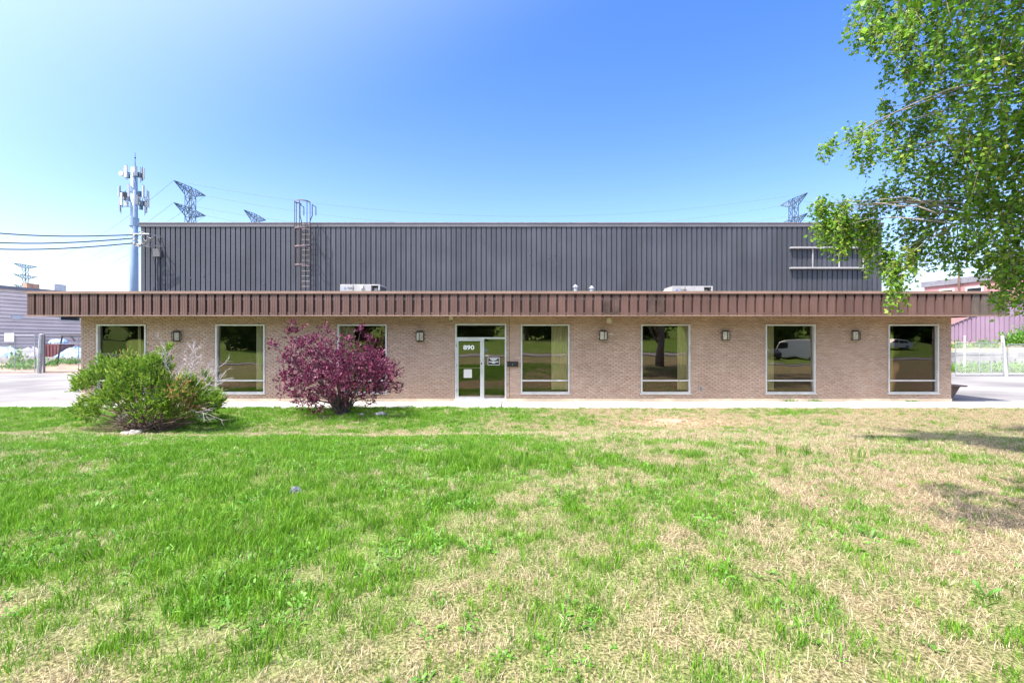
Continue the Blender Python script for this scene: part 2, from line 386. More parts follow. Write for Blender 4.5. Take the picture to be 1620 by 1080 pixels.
# concrete walk slabs
root = box(-17.5, 33, WALK, WY-.02, -.3, -.02).build('walkway', 'crack'); tag(root, 'pale concrete walkway along the foot of the brick wall', 'walkway', kind='structure')
xj = -17.5; k = 0
while xj < 33:
    wd = 2.45+.1*math.sin(k*2.1)
    s = box(xj+.014, min(33, xj+wd)-.014, WALK+.03+.02*math.sin(k*1.7), WY-.025, -.018, .012+.006*math.sin(k*3.3)).build('concrete_slab', 'concrete_walk', root)
    bevel(s, .008, 1); xj += wd; k += 1

# street behind the camera, seen in the window glass
st = box(-130, 130, -19.5, -9.6, .2, .60).build('street', 'street'); tag(st, 'grey asphalt street facing the building', 'street', kind='structure')
kb = box(-130, 130, -9.6, -9.4, .2, .72).build('kerb', 'concrete_walk'); tag(kb, 'pale concrete kerb between lawn and street', 'kerb', kind='structure')
def bank_z(x, y): return .62+1.6*smooth(-21, -40, y)+7*smooth(-46, -80, y)+(fbm(x, y, 5)-.5)*.3
me, bx, by = grid_mesh('verge', np.arange(-130, 131, 3.0), np.arange(-90, -19.4, 2.0), bank_z, 'lawn_soil')
at = me.attributes.new('green', 'FLOAT', 'POINT'); at.data.foreach_set('value', np.clip(.65+fbm(bx, by, 6)*.5, 0, 1).astype(np.float32))
tag(link_mesh('verge', me), 'green grassy bank rising beyond the street', 'verge', kind='structure')

# ------------------------------------------------------------------ office building
S = WY/F
office = thing('office_building', (0, WY, 0), 'low tan brick office building with brown ribbed metal canopy', 'building')
XL, XR = PX(128, WY), PX(1505, WY); ZT = 3.08
wins = [(153, 231), (341, 419), (534, 612), (824, 901), (1014, 1092), (1211, 1290), (1405, 1485)]
WZ0, WZ1 = PZ(622, WY), PZ(513, WY); DX0, DX1 = PX(720, WY), PX(801, WY); DZ1 = PZ(512, WY)
ops = [(PX(a, WY), PX(b, WY), WZ0, WZ1) for a, b in wins]+[(DX0, DX1, 0, DZ1)]
ops.sort(); cuts = [XL]+[c for o in ops for c in o[:2]]+[XR]
core = MB(); CF = WY+.009
for i in range(len(cuts)-1):
    a, b = cuts[i], cuts[i+1]
    if i % 2 == 0: core.box(a, b, CF, WY+.25, 0, ZT)
    else:
        o = ops[(i-1)//2]
        if o[2] > 0: core.box(a, b, CF, WY+.25, 0, o[2])
        core.box(a, b, CF, WY+.25, o[3], ZT)
core.box(XL, XL+.25, WY+.25, UY-.3, 0, ZT).box(XR-.25, XR, WY+.25, UY-.3, 0, ZT)
wall = core.build('wall', 'mortar', office)
fd = MB(); 
for a, b in ((XL-.012, DX0), (DX1, XR+.012)): fd.box(a, b, WY-.014, WY+.008, .0, .118)
fd.build('foundation', 'foundation', office)
# bricks
bv = []; bf = []; bt = []; singles = []
bl, bh, gap = .2032, .0677, .010; nc = int((ZT-.125)/bh)
def brick_box(x0, x1, z0, z1, y0):
    n = len(bv); y1 = CF+.002
    bv.extend([(x0, y0, z0), (x1, y0, z0), (x1, y0, z1), (x0, y0, z1), (x0, y1, z0), (x1, y1, z0), (x1, y1, z1), (x0, y1, z1)])
    bf.extend([(n, n+1, n+2, n+3), (n+3, n+2, n+6, n+7), (n+1, n, n+4, n+5), (n+1, n+5, n+6, n+2), (n, n+3, n+7, n+4)])
    t = rng.random(); bt.extend([t]*8)
bcx = (DX1+PX(824, WY))/2
for c in range(nc):
    z0 = .125+c*bh; z1 = z0+bh-gap
    free = [(XL, XR)]
    for (a, b, o0, o1) in ops:
        if z1 > o0-.004 and z0 < o1+.004:
            nf = []
            for (p, q) in free:
                if b <= p or a >= q: nf.append((p, q)); continue
                if a > p: nf.append((p, a-.004))
                if b < q: nf.append((b+.004, q))
            free = nf
    x = XL-(bl/2 if c % 2 else 0)
    while x < XR:
        for (p, q) in free:
            a, b = max(x, p), min(x+bl-gap, q)
            if b-a > .03:
                y0 = WY+rng.uniform(-.002, .002)
                if abs((a+b)/2-bcx) < 1.45 and b-a > bl-gap-.003 and len(singles) < 300 and z0 > .2:
                    singles.append((a, z0, y0))
                else: brick_box(a, b, z0, z1, y0)
        x += bl
o = link_mesh('brick_courses', np_mesh('brick_courses', np.array(bv), np.array(bf), 'brick_courses', bt), office, (0, 0, 0)); tag(o, kind='stuff')
bme = MB().box(0, bl-gap, 0, .01, 0, bh-gap).mesh('brick', 'brick_face')
for a, z0, y0 in singles: link_mesh('brick', bme, office, (a, y0, z0))
# control joint in the pier right of the door
box(PX(805.4, WY), PX(806, WY), WY-.0035, WY+.008, .13, ZT).build('control_joint', 'dark_bronze', office)

# canopy: soffit, deck, grooves, panels, trims
CX0, CX1 = PX(40.5, FY), PX(1595, FY); CZ0, CZ1 = 3.02, 3.83
box(CX0+.06, CX1-.06, FY+.06, UY-.35, ZT, ZT+.05).build('soffit', 'soffit_board', office)
box(CX0+.06, CX1-.06, FY+.06, UY-.33, 3.55, 3.62).build('roof', 'roof_membrane', office)
gb = MB().box(CX0+.02, CX1-.02, FY+.085, FY+.13, CZ0+.02, CZ1-.03).box(CX0+.085, CX0+.13, FY+.13, UY-.35, CZ0+.02, CZ1-.03).box(CX1-.13, CX1-.085, FY+.13, UY-.35, CZ0+.02, CZ1-.03)
gb.build('fascia_backing', 'fascia_groove', office)
cp = MB().box(CX0-.03, CX1+.03, FY-.035, FY+.16, CZ1-.075, CZ1-.03).box(CX0-.01, CX1+.01, FY-.015, FY+.16, CZ1-.028, CZ1+.015)
cp.box(CX0-.03, CX0+.16, FY+.162, UY-.35, CZ1-.075, CZ1).box(CX1-.16, CX1+.03, FY+.162, UY-.35, CZ1-.075, CZ1)
cp.build('coping', 'fascia_trim', office)
box(CX0, CX1, FY-.012, FY+.13, CZ0-.02, CZ0+.018).build('bottom_trim', 'fascia_trim', office)
pitch = .3035; npan = int(round((CX1-CX0-.02)/pitch)); pitch = (CX1-CX0-.02)/npan
def panel_mesh(name, pt, fw, sl, dp, h, mname, creases=2):
    # tray section: groove floor, sloped side, flat face with shallow stiffening creases, sloped side
    g0 = (pt-fw-2*sl)/2; pr = [(0, dp), (g0, dp), (g0+sl, 0)]
    for i in range(creases):
        u = g0+sl+fw*(i+1)/(creases+1); pr += [(u-.008, 0), (u, .006), (u+.008, 0)]
    pr += [(g0+sl+fw, 0), (pt-g0, dp), (pt, dp)]
    m = MB(); n = len(pr)
    m.add([(u, v, 0) for u, v in pr]+[(u, v, h) for u, v in pr], [(i, i+1, n+i+1, n+i) for i in range(n-1)])
    me = m.mesh(name, mname); return me
ph = CZ1-.08-(CZ0+.02)
pm = {k: panel_mesh('fascia_panel', pitch, .222, .015, .08, ph, k) for k in ('fascia_metal', 'fascia_stained', 'fascia_grey')}
for i in range(npan):
    px = 810+(CX0+.01+(i+.5)*pitch)/FY*F
    k = 'fascia_metal'
    if 1030 < px < 1058 or 960 < px < 985: k = 'fascia_stained'
    if px > 1538 and px < 1560 or px > 1570: k = 'fascia_grey'
    o = link_mesh('fascia_panel', pm[k], office, (CX0+.01+i*pitch, FY+random.uniform(-.002, .002), CZ0+.02))
    if k == 'fascia_stained': tag(o, 'soot-stained dark fascia panel')
    if k == 'fascia_grey': tag(o, 'greyish weathered fascia panel at the canopy end')
nside = int((UY-.5-FY)/.3035)
sm = panel_mesh('side_fascia_panel', .3035, .222, .015, .08, ph, 'fascia_metal', 0)
for sgn, x0 in ((1, CX1), (-1, CX0)):
    for i in range(nside):
        o = link_mesh('side_fascia_panel', sm, office, (x0, FY+.12+(i if sgn > 0 else i+1)*.3035, CZ0+.02)); o.rotation_euler.z = R(90*sgn)

# windows
def pane(x0, x1, z0, z1, y, parent, name='pane', tilt=(0, 0)):
    c = Vector(((x0+x1)/2, y, (z0+z1)/2)); m = MB().box(x0-c.x, x1-c.x, -.003, .003, z0-c.z, z1-c.z)
    o = link_mesh(name, m.mesh(name, 'tinted_glass'), parent, c); o.rotation_euler = (R(tilt[0]), 0, R(tilt[1])); return o
tilts = [(.1, .1), (-.75, .25), (.1, -.2), (.15, .1), (.2, -.1), (-.8, -.1), (-.25, .2)]
for (a, b), t in zip(wins, tilts):
    x0, x1 = PX(a, WY), PX(b, WY); fw = .05
    m = MB().box(x0, x0+fw, WY-.02, WY+.13, WZ0, WZ1).box(x1-fw, x1, WY-.02, WY+.13, WZ0, WZ1)
    m.box(x0+fw, x1-fw, WY-.018, WY+.128, WZ1-fw, WZ1).box(x0+fw, x1-fw, WY-.018, WY+.128, WZ0+.0, WZ0+fw)
    f = m.build('window', 'aluminium', office)
    zm = PZ(602, WY)
    bevel(box(x0+fw, x1-fw, WY+.03, WY+.12, zm-.025, zm+.025).build('mullion', 'aluminium', f), .005, 1)
    bevel(box(x0-.03, x1+.03, WY-.05, WY+.01, WZ0-.035, WZ0-.002).build('sill', 'aluminium', f), .006, 1)
    pane(x0+fw-.004, x1-fw+.004, zm+.024, WZ1-fw+.004, WY+.085, f, tilt=t); pane(x0+fw-.004, x1-fw+.004, WZ0+fw-.004, zm-.024, WY+.085, f, tilt=(t[0]*.4, t[1]))
# entrance
fr = MB(); y0, y1 = WY-.02, WY+.12; jw = .055; ztr = PZ(536, WY); xm = PX(764.5, WY)
fr.box(DX0, DX0+jw, y0, y1, .055, DZ1).box(DX1-jw, DX1, y0, y1, .055, DZ1).box(DX0+jw, DX1-jw, y0+.002, y1-.002, DZ1-jw, DZ1)
fr.box(DX0+jw, DX1-jw, y0+.004, y1-.004, ztr, ztr+.06).box(xm-.02, xm+.03, y0+.006, y1-.006, .055, ztr)
df = fr.build('door_frame', 'aluminium', office)
pane(DX0+jw, DX1-jw, ztr+.06, DZ1-jw, WY+.07, df, 'transom_pane', (-.5, 0)); pane(xm+.03, DX1-jw, .12, ztr, WY+.07, df, 'sidelight_pane', (0, .15))
box(xm+.03, DX1-jw, WY+.03, WY+.1, .055, .12).build('sidelight_rail', 'aluminium', df)
bevel(box(DX0-.02, DX1+.02, WY-.13, WY+.2, .0125, .054).build('threshold', 'aluminium', office), .006, 1)
d0, d1, dz0, dz1 = DX0+jw+.004, xm-.024, .062, ztr-.004; sw = .085
dm = MB().box(d0, d0+sw*.7, WY+.005, WY+.055, dz0, dz1).box(d1-sw, d1, WY+.005, WY+.055, dz0, dz1).box(d0+sw*.7, d1-sw, WY+.006, WY+.054, dz1-.07, dz1).box(d0+sw*.7, d1-sw, WY+.006, WY+.054, dz0, dz0+.11)
door = dm.build('door', 'aluminium', office)
pane(d0+sw*.7, d1-sw, dz0+.11, dz1-.07, WY+.03, door, 'door_pane', (.05, -.1))
zb = PZ(582, WY); box(d0+.03, d1-.03, WY+.058, WY+.075, zb-.02, zb+.02).build('push_bar', 'cream_plastic', door)
MB().tube([(d1-.05, WY-.0, zb-.2), (d1-.05, WY-.05, zb-.18), (d1-.05, WY-.05, zb+.02), (d1-.05, WY-.0, zb+.04)], .012, 8).build('pull_handle', 'cream_plastic', door)
box(d1-.06, d1-.02, WY-.004, WY+.004, PZ(575, WY)-.03, PZ(575, WY)+.03).build('lock', 'dark_bronze', door)
for hz in (.35, 1.25, 1.95): box(DX0+jw-.02, DX0+jw+.012, WY-.03, WY-.021, hz, hz+.1).build('hinge', 'galvanised', door)
nx0, nx1 = PX(733.5, WY), PX(746.5, WY); box(nx0, nx1, WY+.022, WY+.0255, PZ(597.5, WY), PZ(584, WY)).build('notice', 'paper', door)
def text(body, h, wd, c, parent, mname, name='lettering', off=.0, ext=.001):
    cu = bpy.data.curves.new('t', 'FONT'); cu.body = body; cu.align_x = 'CENTER'; cu.align_y = 'CENTER'; cu.offset = off; cu.extrude = ext
    t = bpy.data.objects.new('t', cu); COL.objects.link(t); bpy.context.view_layer.update()
    me = bpy.data.meshes.new_from_object(t.evaluated_get(bpy.context.evaluated_depsgraph_get())); bpy.data.objects.remove(t)
    v = np.zeros(len(me.vertices)*3, np.float32); me.vertices.foreach_get('co', v); v = v.reshape(-1, 3)
    lo, hi = v.min(0), v.max(0); ce = (lo+hi)/2; o = np.empty_like(v)
    o[:, 0] = (v[:, 0]-ce[0])*wd/(hi[0]-lo[0]); o[:, 2] = (v[:, 1]-ce[1])*h/(hi[1]-lo[1]); o[:, 1] = -(v[:, 2]-ce[2])
    me.vertices.foreach_set('co', o.ravel()); me.materials.clear(); me.materials.append(M[mname]); me.update(); me.name = name
    return link_mesh(name, me, parent, c)
text('890', .165, .40, (PX(741.5, WY), WY+.0235, PZ(549.5, WY)), door, 'lettering', 'house_number', .035)
# black notice with white print on the sidelight, alarm sticker
sx0, sx1, sz0, sz1 = PX(771.5, WY), PX(790, WY), PZ(577.5, WY), PZ(565.5, WY)
sg = box(sx0, sx1, WY+.058, WY+.0615, sz0, sz1).build('glass_sign', 'lettering', df)
box(sx0+.014, sx1-.014, WY+.0555, WY+.0578, sz0+.014, sz1-.014).build('sign_field', 'black_metal', sg)
ln = MB(); cx = (sx0+sx1)/2; zz = sz1-.03
for hw, hh in ((.13, .03), (.10, .024), (.03, .02), (.165, .03), (.06, .028)):
    x = cx-hw
    while x < cx+hw:
        q = random.uniform(.012, .03); ln.box(x, min(cx+hw, x+q), WY+.0535, WY+.0553, zz-hh, zz); x += q+.006
    zz -= hh+.012
ln.build('sign_print', 'lettering', sg)
MB().prism([(PX(769, WY)+.05*math.cos(t)*1.05, PZ(553.3, WY)+.075*math.sin(t)) for t in np.linspace(0, 2*math.pi, 14)[:-1]], WY+.057, WY+.0615).build('alarm_sticker', 'stone_blue', df)
box(PX(768, WY), PX(772.5, WY), WY+.058, WY+.0615, PZ(563.5, WY), PZ(561.5, WY)).build('small_sticker', 'cream_plastic', df)

# interior: dark rooms behind the glass
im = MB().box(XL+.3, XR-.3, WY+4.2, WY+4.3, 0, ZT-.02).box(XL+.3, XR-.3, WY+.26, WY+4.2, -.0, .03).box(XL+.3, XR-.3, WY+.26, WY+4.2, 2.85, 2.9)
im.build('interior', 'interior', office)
box(PX(189.5, WY+1.2), PX(197, WY+1.2), WY+1.2, WY+1.4, .04, 2.84).build('interior_post', 'interior_post', office)
def blinds(x0, x1, label, n=None):
    t = thing('vertical_blind', ((x0+x1)/2, WY+.3, 2.7), label, 'blind', 'vertical blinds behind the windows')
    box(x0, x1, WY+.17, WY+.23, 2.72, 2.78).build('head_rail', 'white_paint', t)
    n = max(1, int(round((x1-x0)/.1))); st = (x1-x0)/n
    sl = MB().add([(-st*.52, 0, -2.3), (0, -.018, -2.3), (st*.52, .012, -2.3), (-st*.52, 0, 0), (0, -.018, 0), (st*.52, .012, 0)], [(0, 1, 4, 3), (1, 2, 5, 4)]).mesh('slat', 'blind_fabric')
    for i in range(n): link_mesh('slat', sl, t, (x0+(i+.5)*st, WY+.2+random.uniform(-.004, .004), 2.71))
YB = WY+.3
blinds(PX(408, YB), PX(418, YB), 'narrow stack of pale vertical blind slats, window left of purple shrub')
blinds(PX(536, YB), PX(562, YB), 'pale vertical blind behind the window half hidden by the purple shrub')
blinds(PX(872, YB), PX(903, YB), 'drawn pale vertical blind in window nearest the entrance door')
blinds(PX(1070, YB), PX(1096, YB), 'pale vertical blind between two lanterns right of the cream alarm box')
blinds(PX(1207, YB), PX(1222, YB), 'narrow pale blind stack on left edge of window reflecting the van')
blinds(PX(222, YB), PX(226, YB), 'single pale blind slat in window behind the juniper')

# ------------------------------------------------------------------ things on the wall
def lantern(px, py, label, split):
    c = P(px, py, WY); t = thing('wall_lantern', c, label, 'wall lamp', 'wall lanterns between the windows')
    w2, h2 = .13, .15
    box(c.x-w2, c.x+w2, WY-.028, WY-.004, c.z-h2, c.z+h2).build('back_plate', 'dark_bronze', t)
    pl = [(-w2, -.03), (-w2, -.09), (0, -.2), (w2, -.09), (w2, -.03)]
    q = lambda s: [(c.x+u*s, WY+v*(s if v < -.05 else 1)) for u, v in pl]
    MB().prism(q(1.08), c.z+h2-.01, c.z+h2+.02, 'z').prism(q(.8), c.z+h2+.02, c.z+h2+.05, 'z').build('cap', 'dark_bronze', t)
    MB().prism(q(1.05), c.z-h2-.02, c.z-h2+.01, 'z').build('base', 'dark_bronze', t)
    bars = MB()
    for u, v in pl[1:4]: bars.box(c.x+u-.011, c.x+u+.011, WY+v-.011, WY+v+.011, c.z-h2+.01, c.z+h2-.01)
    bars.build('cage', 'dark_bronze', t)
    for a, b in zip(pl[:-1], pl[1:]):
        MB().add([(c.x+a[0]*.97, WY+a[1]*.97, c.z-h2+.01), (c.x+b[0]*.97, WY+b[1]*.97, c.z-h2+.01), (c.x+b[0]*.97, WY+b[1]*.97, c.z+h2-.01), (c.x+a[0]*.97, WY+a[1]*.97, c.z+h2-.01)], [(0, 1, 2, 3)]).build('lamp_pane', 'lamp_glass', t)
lantern(281, 532, 'dark bronze wall lantern above the green juniper bush', 1)
lantern(665, 532, 'dark bronze wall lantern between purple shrub and entrance door', 1)
lantern(954, 531, 'dark bronze wall lantern directly under the cream alarm box', 1)
lantern(1147, 531, 'dark bronze wall lantern above the small round wall plate', 1)
lantern(1352, 531, 'dark bronze wall lantern by the last window before the bench corner', 1)
# mailbox
c = P(811, 576, WY); t = thing('mailbox', (c.x, WY, c.z), 'black metal mailbox on brick pier beside the entrance', 'mailbox')
bevel(box(c.x-.195, c.x+.195, WY-.12, WY-.003, c.z-.085, c.z+.06).build('body', 'black_metal', t), .012)
MB().prism([(WY-.135, c.z+.045), (WY-.003, c.z+.1), (WY-.003, c.z+.062), (WY-.125, c.z+.03)], c.x-.2, c.x+.2, 'x').build('lid', 'black_metal', t)
MB().prism([(c.x-.014, c.z-.0), (c.x, c.z+.028), (c.x+.014, c.z), (c.x, c.z-.028)], WY-.127, WY-.1215).build('emblem', 'galvanised', t)
# round floodlight near door
c = P(714.5, 503, WY); t = thing('security_light', (c.x, WY, c.z), 'small round security light under the canopy beside the door', 'light')
MB().tube([(c.x, WY-.003, c.z+.03), (c.x, WY-.06, c.z+.03)], .05, 10).build('mount', 'cream_plastic', t)
MB().tube([(c.x, WY-.06, c.z+.02), (c.x, WY-.1, c.z), (c.x, WY-.2, c.z-.02)], [.03, .065, .075], 12).build('lamp_head', 'cream_plastic', t)
MB().tube([(c.x, WY-.06, c.z-.06), (c.x, WY-.1, c.z-.11)], .03, 8).build('motion_sensor', 'dark_bronze', t)
# alarm siren
c = P(963, 507, WY); t = thing('alarm_box', (c.x, WY, c.z), 'cream alarm siren box on brick above a lantern', 'alarm')
MB().prism([(c.x-.08, c.z-.09), (c.x+.09, c.z-.09), (c.x+.09, c.z-.02), (c.x+.05, c.z+.09), (c.x-.03, c.z+.1), (c.x-.08, c.z+.05)], WY-.1, WY-.003).build('housing', 'cream_plastic', t)
box(c.x-.06, c.x+.07, WY-.106, WY-.1005, c.z-.08, c.z-.03).build('grille', 'white_paint', t)
c = P(966, 528, WY); o = bevel(box(c.x-.09, c.x+.09, WY-.014, WY-.003, c.z-.018, c.z+.018).build('cover_strip', 'cream_plastic', origin=(c.x, WY, c.z)), .004, 1); tag(o, 'thin cream cover strip on brick beside a lantern', 'cover')
c = P(1108, 615, WY); t = thing('wall_outlet', (c.x, WY, c.z), 'small round grey outlet cover low on the brick wall', 'outlet')
MB().tube([(c.x, WY-.003, c.z), (c.x, WY-.03, c.z)], [.07, .06], 14).build('plate', 'galvanised', t); MB().tube([(c.x, WY-.03, c.z), (c.x, WY-.045, c.z)], .025, 10).build('spout', 'dark_bronze', t)

# ------------------------------------------------------------------ warehouse behind
wh = thing('warehouse', (0, UY, 0), 'tall dark grey ribbed metal warehouse behind the office', 'building')
UX0, UX1 = PX(222, UY), PX(1396, UY); UZ = PZ(353.5, UY)
box(UX0+.02, UX1-.02, UY+.08, UY+40, -.05, UZ-.25).build('wall', 'cladding_groove', wh)
box(UX0-.06, UX1+.06, UY-.04, UY+40.1, UZ-.2, UZ).build('parapet_cap', 'cladding_cap', wh)
box(UX0-.08, UX1+.08, UY-.065, UY+40.2, UZ+.001, UZ+.045).build('cap_flashing', 'ladder_pale', wh)
npw = int(round((UX1-UX0)/.298)); pw = (UX1-UX0)/npw
pme = panel_mesh('cladding_panel', pw, .226, .009, .072, UZ-.19-3.3, 'cladding', 1)
for i in range(npw): link_mesh('cladding_panel', pme, wh, (UX0+i*pw, UY+random.uniform(-.002, .002), 3.3))
# old sign frame on the cladding
fx0, fx1 = PX(1250, UY-.1), PX(1368, UY-.1); z1, z0 = PZ(392.5, UY-.1), PZ(424.5, UY-.1)
t = thing('sign_frame', ((fx0+fx1)/2, UY, z0), 'empty pale metal sign frame fixed to the grey cladding', 'sign frame')
for z in (z0, z1): bevel(box(fx0, fx1, UY-.2, UY-.005, z-.03, z+.06).build('rail', 'unit_casing', t), .01, 1)
for px in (1286, 1328, 1366): box(PX(px, UY-.1)-.025, PX(px, UY-.1)+.025, UY-.11, UY-.05, z0+.062, z1-.032).build('post', 'unit_casing', t)
# stray pale marks (old fixings)
for px, py in ((878, 403), (868, 407), (850, 413), (842, 417), (880, 418), (838, 402), (302, 440), (322, 436), (417, 449)):
    c = P(px, py, UY); o = MB().tube([(c.x, UY-.004, c.z), (c.x, UY-.03, c.z)], .035, 6).build('bolt_cap', 'cladding_cap', wh)

# caged roof ladder
LX = PX(484, UY-.25); LY = UY-.28
lad = thing('roof_ladder', (LX, LY, 3.62), 'brown steel caged access ladder rising above the warehouse roof', 'ladder')
for s in (-1, 1): MB().tube([(LX+s*.25, LY, 3.63), (LX+s*.25, LY, UZ+.05), (LX+s*.36, LY+.05, UZ+.4), (LX+s*.36, LY+.05, UZ+1.05), (LX+s*.36, LY+.55, UZ+1.05), (LX+s*.36, LY+.55, UZ+.55)], .028, 6).build('rail', 'ladder_steel', lad)
rm = MB().tube([(-.25, 0, 0), (.25, 0, 0)], .014, 6).mesh('rung', 'ladder_pale')
for i in range(18): link_mesh('rung', rm, lad, (LX, LY, 3.85+i*.305))
def hoop_pts(z, rx=.42, ry=.78):
    return [(LX+rx*math.sin(a), LY-ry*(.5+.5*math.cos(a)) if abs(a) < 2 else LY-.05, z) for a in np.linspace(-2.6, 2.6, 15)]
def hoop_xy(a): return (LX+.42*math.sin(a), LY-.08-.7*(.5+.5*math.cos(a)))
for z in (PZ(319.5, UY-.7), PZ(361.5, UY-.7), PZ(390.5, UY-.7), PZ(419.5, UY-.7)):
    m = MB(); aa = np.linspace(-2.4, 2.4, 15)
    for a, b in zip(aa, aa[1:]):
        p, q = hoop_xy(a), hoop_xy(b); m.add([(p[0], p[1], z-.035), (q[0], q[1], z-.035), (q[0], q[1], z+.035), (p[0], p[1], z+.035)], [(0, 1, 2, 3)])
    for s in (-1, 1):
        p = hoop_xy(2.4*s); m.add([(p[0], p[1], z-.035), (LX+.25*s, LY, z-.035), (LX+.25*s, LY, z+.035), (p[0], p[1], z+.035)], [(0, 1, 2, 3)])
    o = m.build('hoop', 'ladder_pale', lad); sol = o.modifiers.new('s', 'SOLIDIFY'); sol.thickness = .012
zt, zl = PZ(319.5, UY-.7), PZ(419.5, UY-.7)
for a in (-1.9, -1.0, 0, 1.0, 1.9):
    p = hoop_xy(a); MB().tube([(p[0], p[1], zl-.03), (p[0], p[1], zt)], .022, 5).build('cage_bar', 'ladder_steel', lad)
for z in (4.6, 6.6, 8.6):
    for s in (-1, 1): MB().tube([(LX+s*.25, LY, z), (LX+s*.25, UY-.005, z)], .018, 5).build('wall_bracket', 'ladder_steel', lad)

# electrical service bracket + cables on the left end
BX, BZ = PX(236, UY-.6), PZ(378, UY-.6)
sb = thing('service_bracket', (BX, UY, BZ), 'tangled electrical service bracket on the left end of warehouse', 'bracket')
fm = MB()
for z in (BZ-.35, BZ+.25): fm.tube([(BX-.75, UY-.75, z), (BX+.1, UY-.75, z), (BX+.2, UY-.01, z)], .03, 5)
fm.tube([(BX-.3, UY-.75, BZ-.5), (BX-.3, UY-.75, BZ+.35)], .035, 6).tube([(BX-.75, UY-.75, BZ-.35), (BX-.4, UY-.02, BZ-.35)], .03, 5)
fm.build('arm', 'galvanised', sb)
for i, z in enumerate((BZ-.28, BZ-.05, BZ+.18)):
    MB().lathe((BX-.72, UY-.78, z-.06), [(.02, 0), (.07, .02), (.05, .05), (.07, .08), (.03, .12)], 8).build('insulator', 'lamp_glass', sb)
lp = MB()
for i in range(5):
    a = random.uniform(-.5, .2); pts = [(BX-.7+k*.28, UY-.75+.05*math.sin(k+i), BZ+.15-.12*i+.28*math.sin(k*1.3+i*1.1)*(.3 if k == 0 else 1)) for k in range(5)]
    lp.tube(pts, .022, 5)
lp.tube([(BX+.42, UY-.5, BZ+.1), (BX+.35, UY-.2, BZ-.3), (BX+.1, UY-.1, BZ-.7), (BX+.1, UY-.1, BZ-2.4)], .03, 6)
lp.build('drop_cable', 'cladding_cap', sb)
bevel(box(BX-.12, BX+.3, UY-.2, UY-.045, BZ-.95, BZ-.5).build('junction_box', 'cladding_cap', sb), .01, 1)
MB().tube([(BX+.1, UY-.12, BZ-.96), (BX+.1, UY-.12, 3.7)], .045, 8).build('conduit', 'cladding', sb)
for i, (ya, za) in enumerate(((362, .2), (374, 0), (381, -.28))):
    A = Vector((BX-.75, UY-.78, BZ+za)); B = P(-160, [350, 372, 384][i], 23)
    pts = [A.lerp(B, k/12)+Vector((0, 0, -.35*math.sin(math.pi*k/12))) for k in range(13)]
    o = MB().tube(pts, .035, 5).build('service_cable', 'cable', origin=A); tag(o, ['uppermost black service cable from the warehouse bracket past the cell tower', 'middle black service cable from the warehouse bracket past the cell tower', 'lowest black service cable from the warehouse bracket past the cell tower'][i], 'cable', 'black service cables')

# rooftop units and vents
def hvac(x0, x1, zt, y, label, flip):
    t = thing('rooftop_unit', ((x0+x1)/2, y, 3.62), label, 'air conditioner', 'rooftop air conditioners')
    xo = x1-.42
    b = MB().box(x0, xo, y, y+1.15, 3.75, zt).box(xo, x1, y+.03, y+1.15, 3.75, zt-.32).box(x1-.08, x1, y+.0, y+1.15, zt-.3, zt-.001).box(xo, x1-.082, y, y+1.15, zt-.06, zt-.002)
    bevel(b.build('casing', 'unit_casing', t), .012, 1)
    box(xo+.002, x1-.082, y+.5, y+.55, zt-.32, zt-.06).build('condenser_coil', 'unit_dark', t)
    box(x1+.002, x1+.02, y+.06, y+1.1, 3.9, zt-.08).build('side_grille', 'unit_dark', t)
    MB().lathe((xo+.17, y+.3, zt-.33), [(.16, 0), (.16, .12), (.12, .2), (.02, .22)], 12).build('fan_hub', 'unit_casing', t)
    box(x0-.03, x1+.03, y-.03, y+1.2, 3.625, 3.745).build('roof_curb', 'roof_grey', t)
    box(x0+.62, x0+.64, y-.012, y+.0, 3.8, zt-.03).build('panel_seam', 'unit_dark', t)
    text('YORK', .085, .34, (x0+.56 if flip else x0+.52, y-.006, zt-.19), t, 'unit_dark', 'maker_lettering', .01)
    MB().prism([(x0+.24+.06*math.cos(a), zt-.19+.05*math.sin(a)) for a in np.linspace(0, 6.28, 12)[:-1]], y-.008, y-.001).build('maker_emblem', 'unit_blue', t)
    if flip: box(x0+1.18, x0+1.3, y-.01, y-.001, zt-.33, zt-.25).build('rating_plate', 'unit_dark', t)
    else:
        MB().prism([(x0+1.0, zt-.08), (x0+1.14, zt-.06), (x0+1.12, zt-.2), (x0+1.02, zt-.24)], y-.12, y-.002).build('vent_hood', 'white_paint', t)
    return t
hvac(PX(538, 22), PX(601, 22), PZ(449.8, 22), 22, 'grey rooftop air conditioner near the caged ladder', False)
hvac(PX(1063, 22), PX(1128, 22), PZ(452.5, 22), 22, 'white rooftop air conditioner with sloped hood right of roof vents', True)
hx = PX(1063, 22); h2 = bpy.data.objects['rooftop_unit.001']; zt = PZ(452.5, 22)
MB().prism([(hx-.34, zt-.33), (hx-.002, zt-.06), (hx-.002, zt-.6), (hx-.34, zt-.6)], 22.1, 23.0).build('intake_hood', 'white_paint', h2)
for px, top, lab in ((910.5, 450, 'taller'), (936, 452, 'shorter')):
    Y = 18.5; x = PX(px, Y); zt = PZ(top, Y); t = thing('roof_vent', (x, Y, 3.62), f'{lab} galvanised roof vent pipe with conical cap', 'vent pipe', 'roof vent pipes')
    MB().lathe((x, Y, 3.62), [(.075, 0), (.075, zt-3.72)], 10).build('pipe', 'galvanised', t)
    MB().lathe((x, Y, zt-.1), [(.05, -.04), (.12, 0), (.02, .1)], 10).build('cap', 'galvanised', t)
    MB().lathe((x, Y, 3.62), [(.14, 0), (.14, .04), (.08, .1)], 10).build('flashing', 'roof_grey', t)

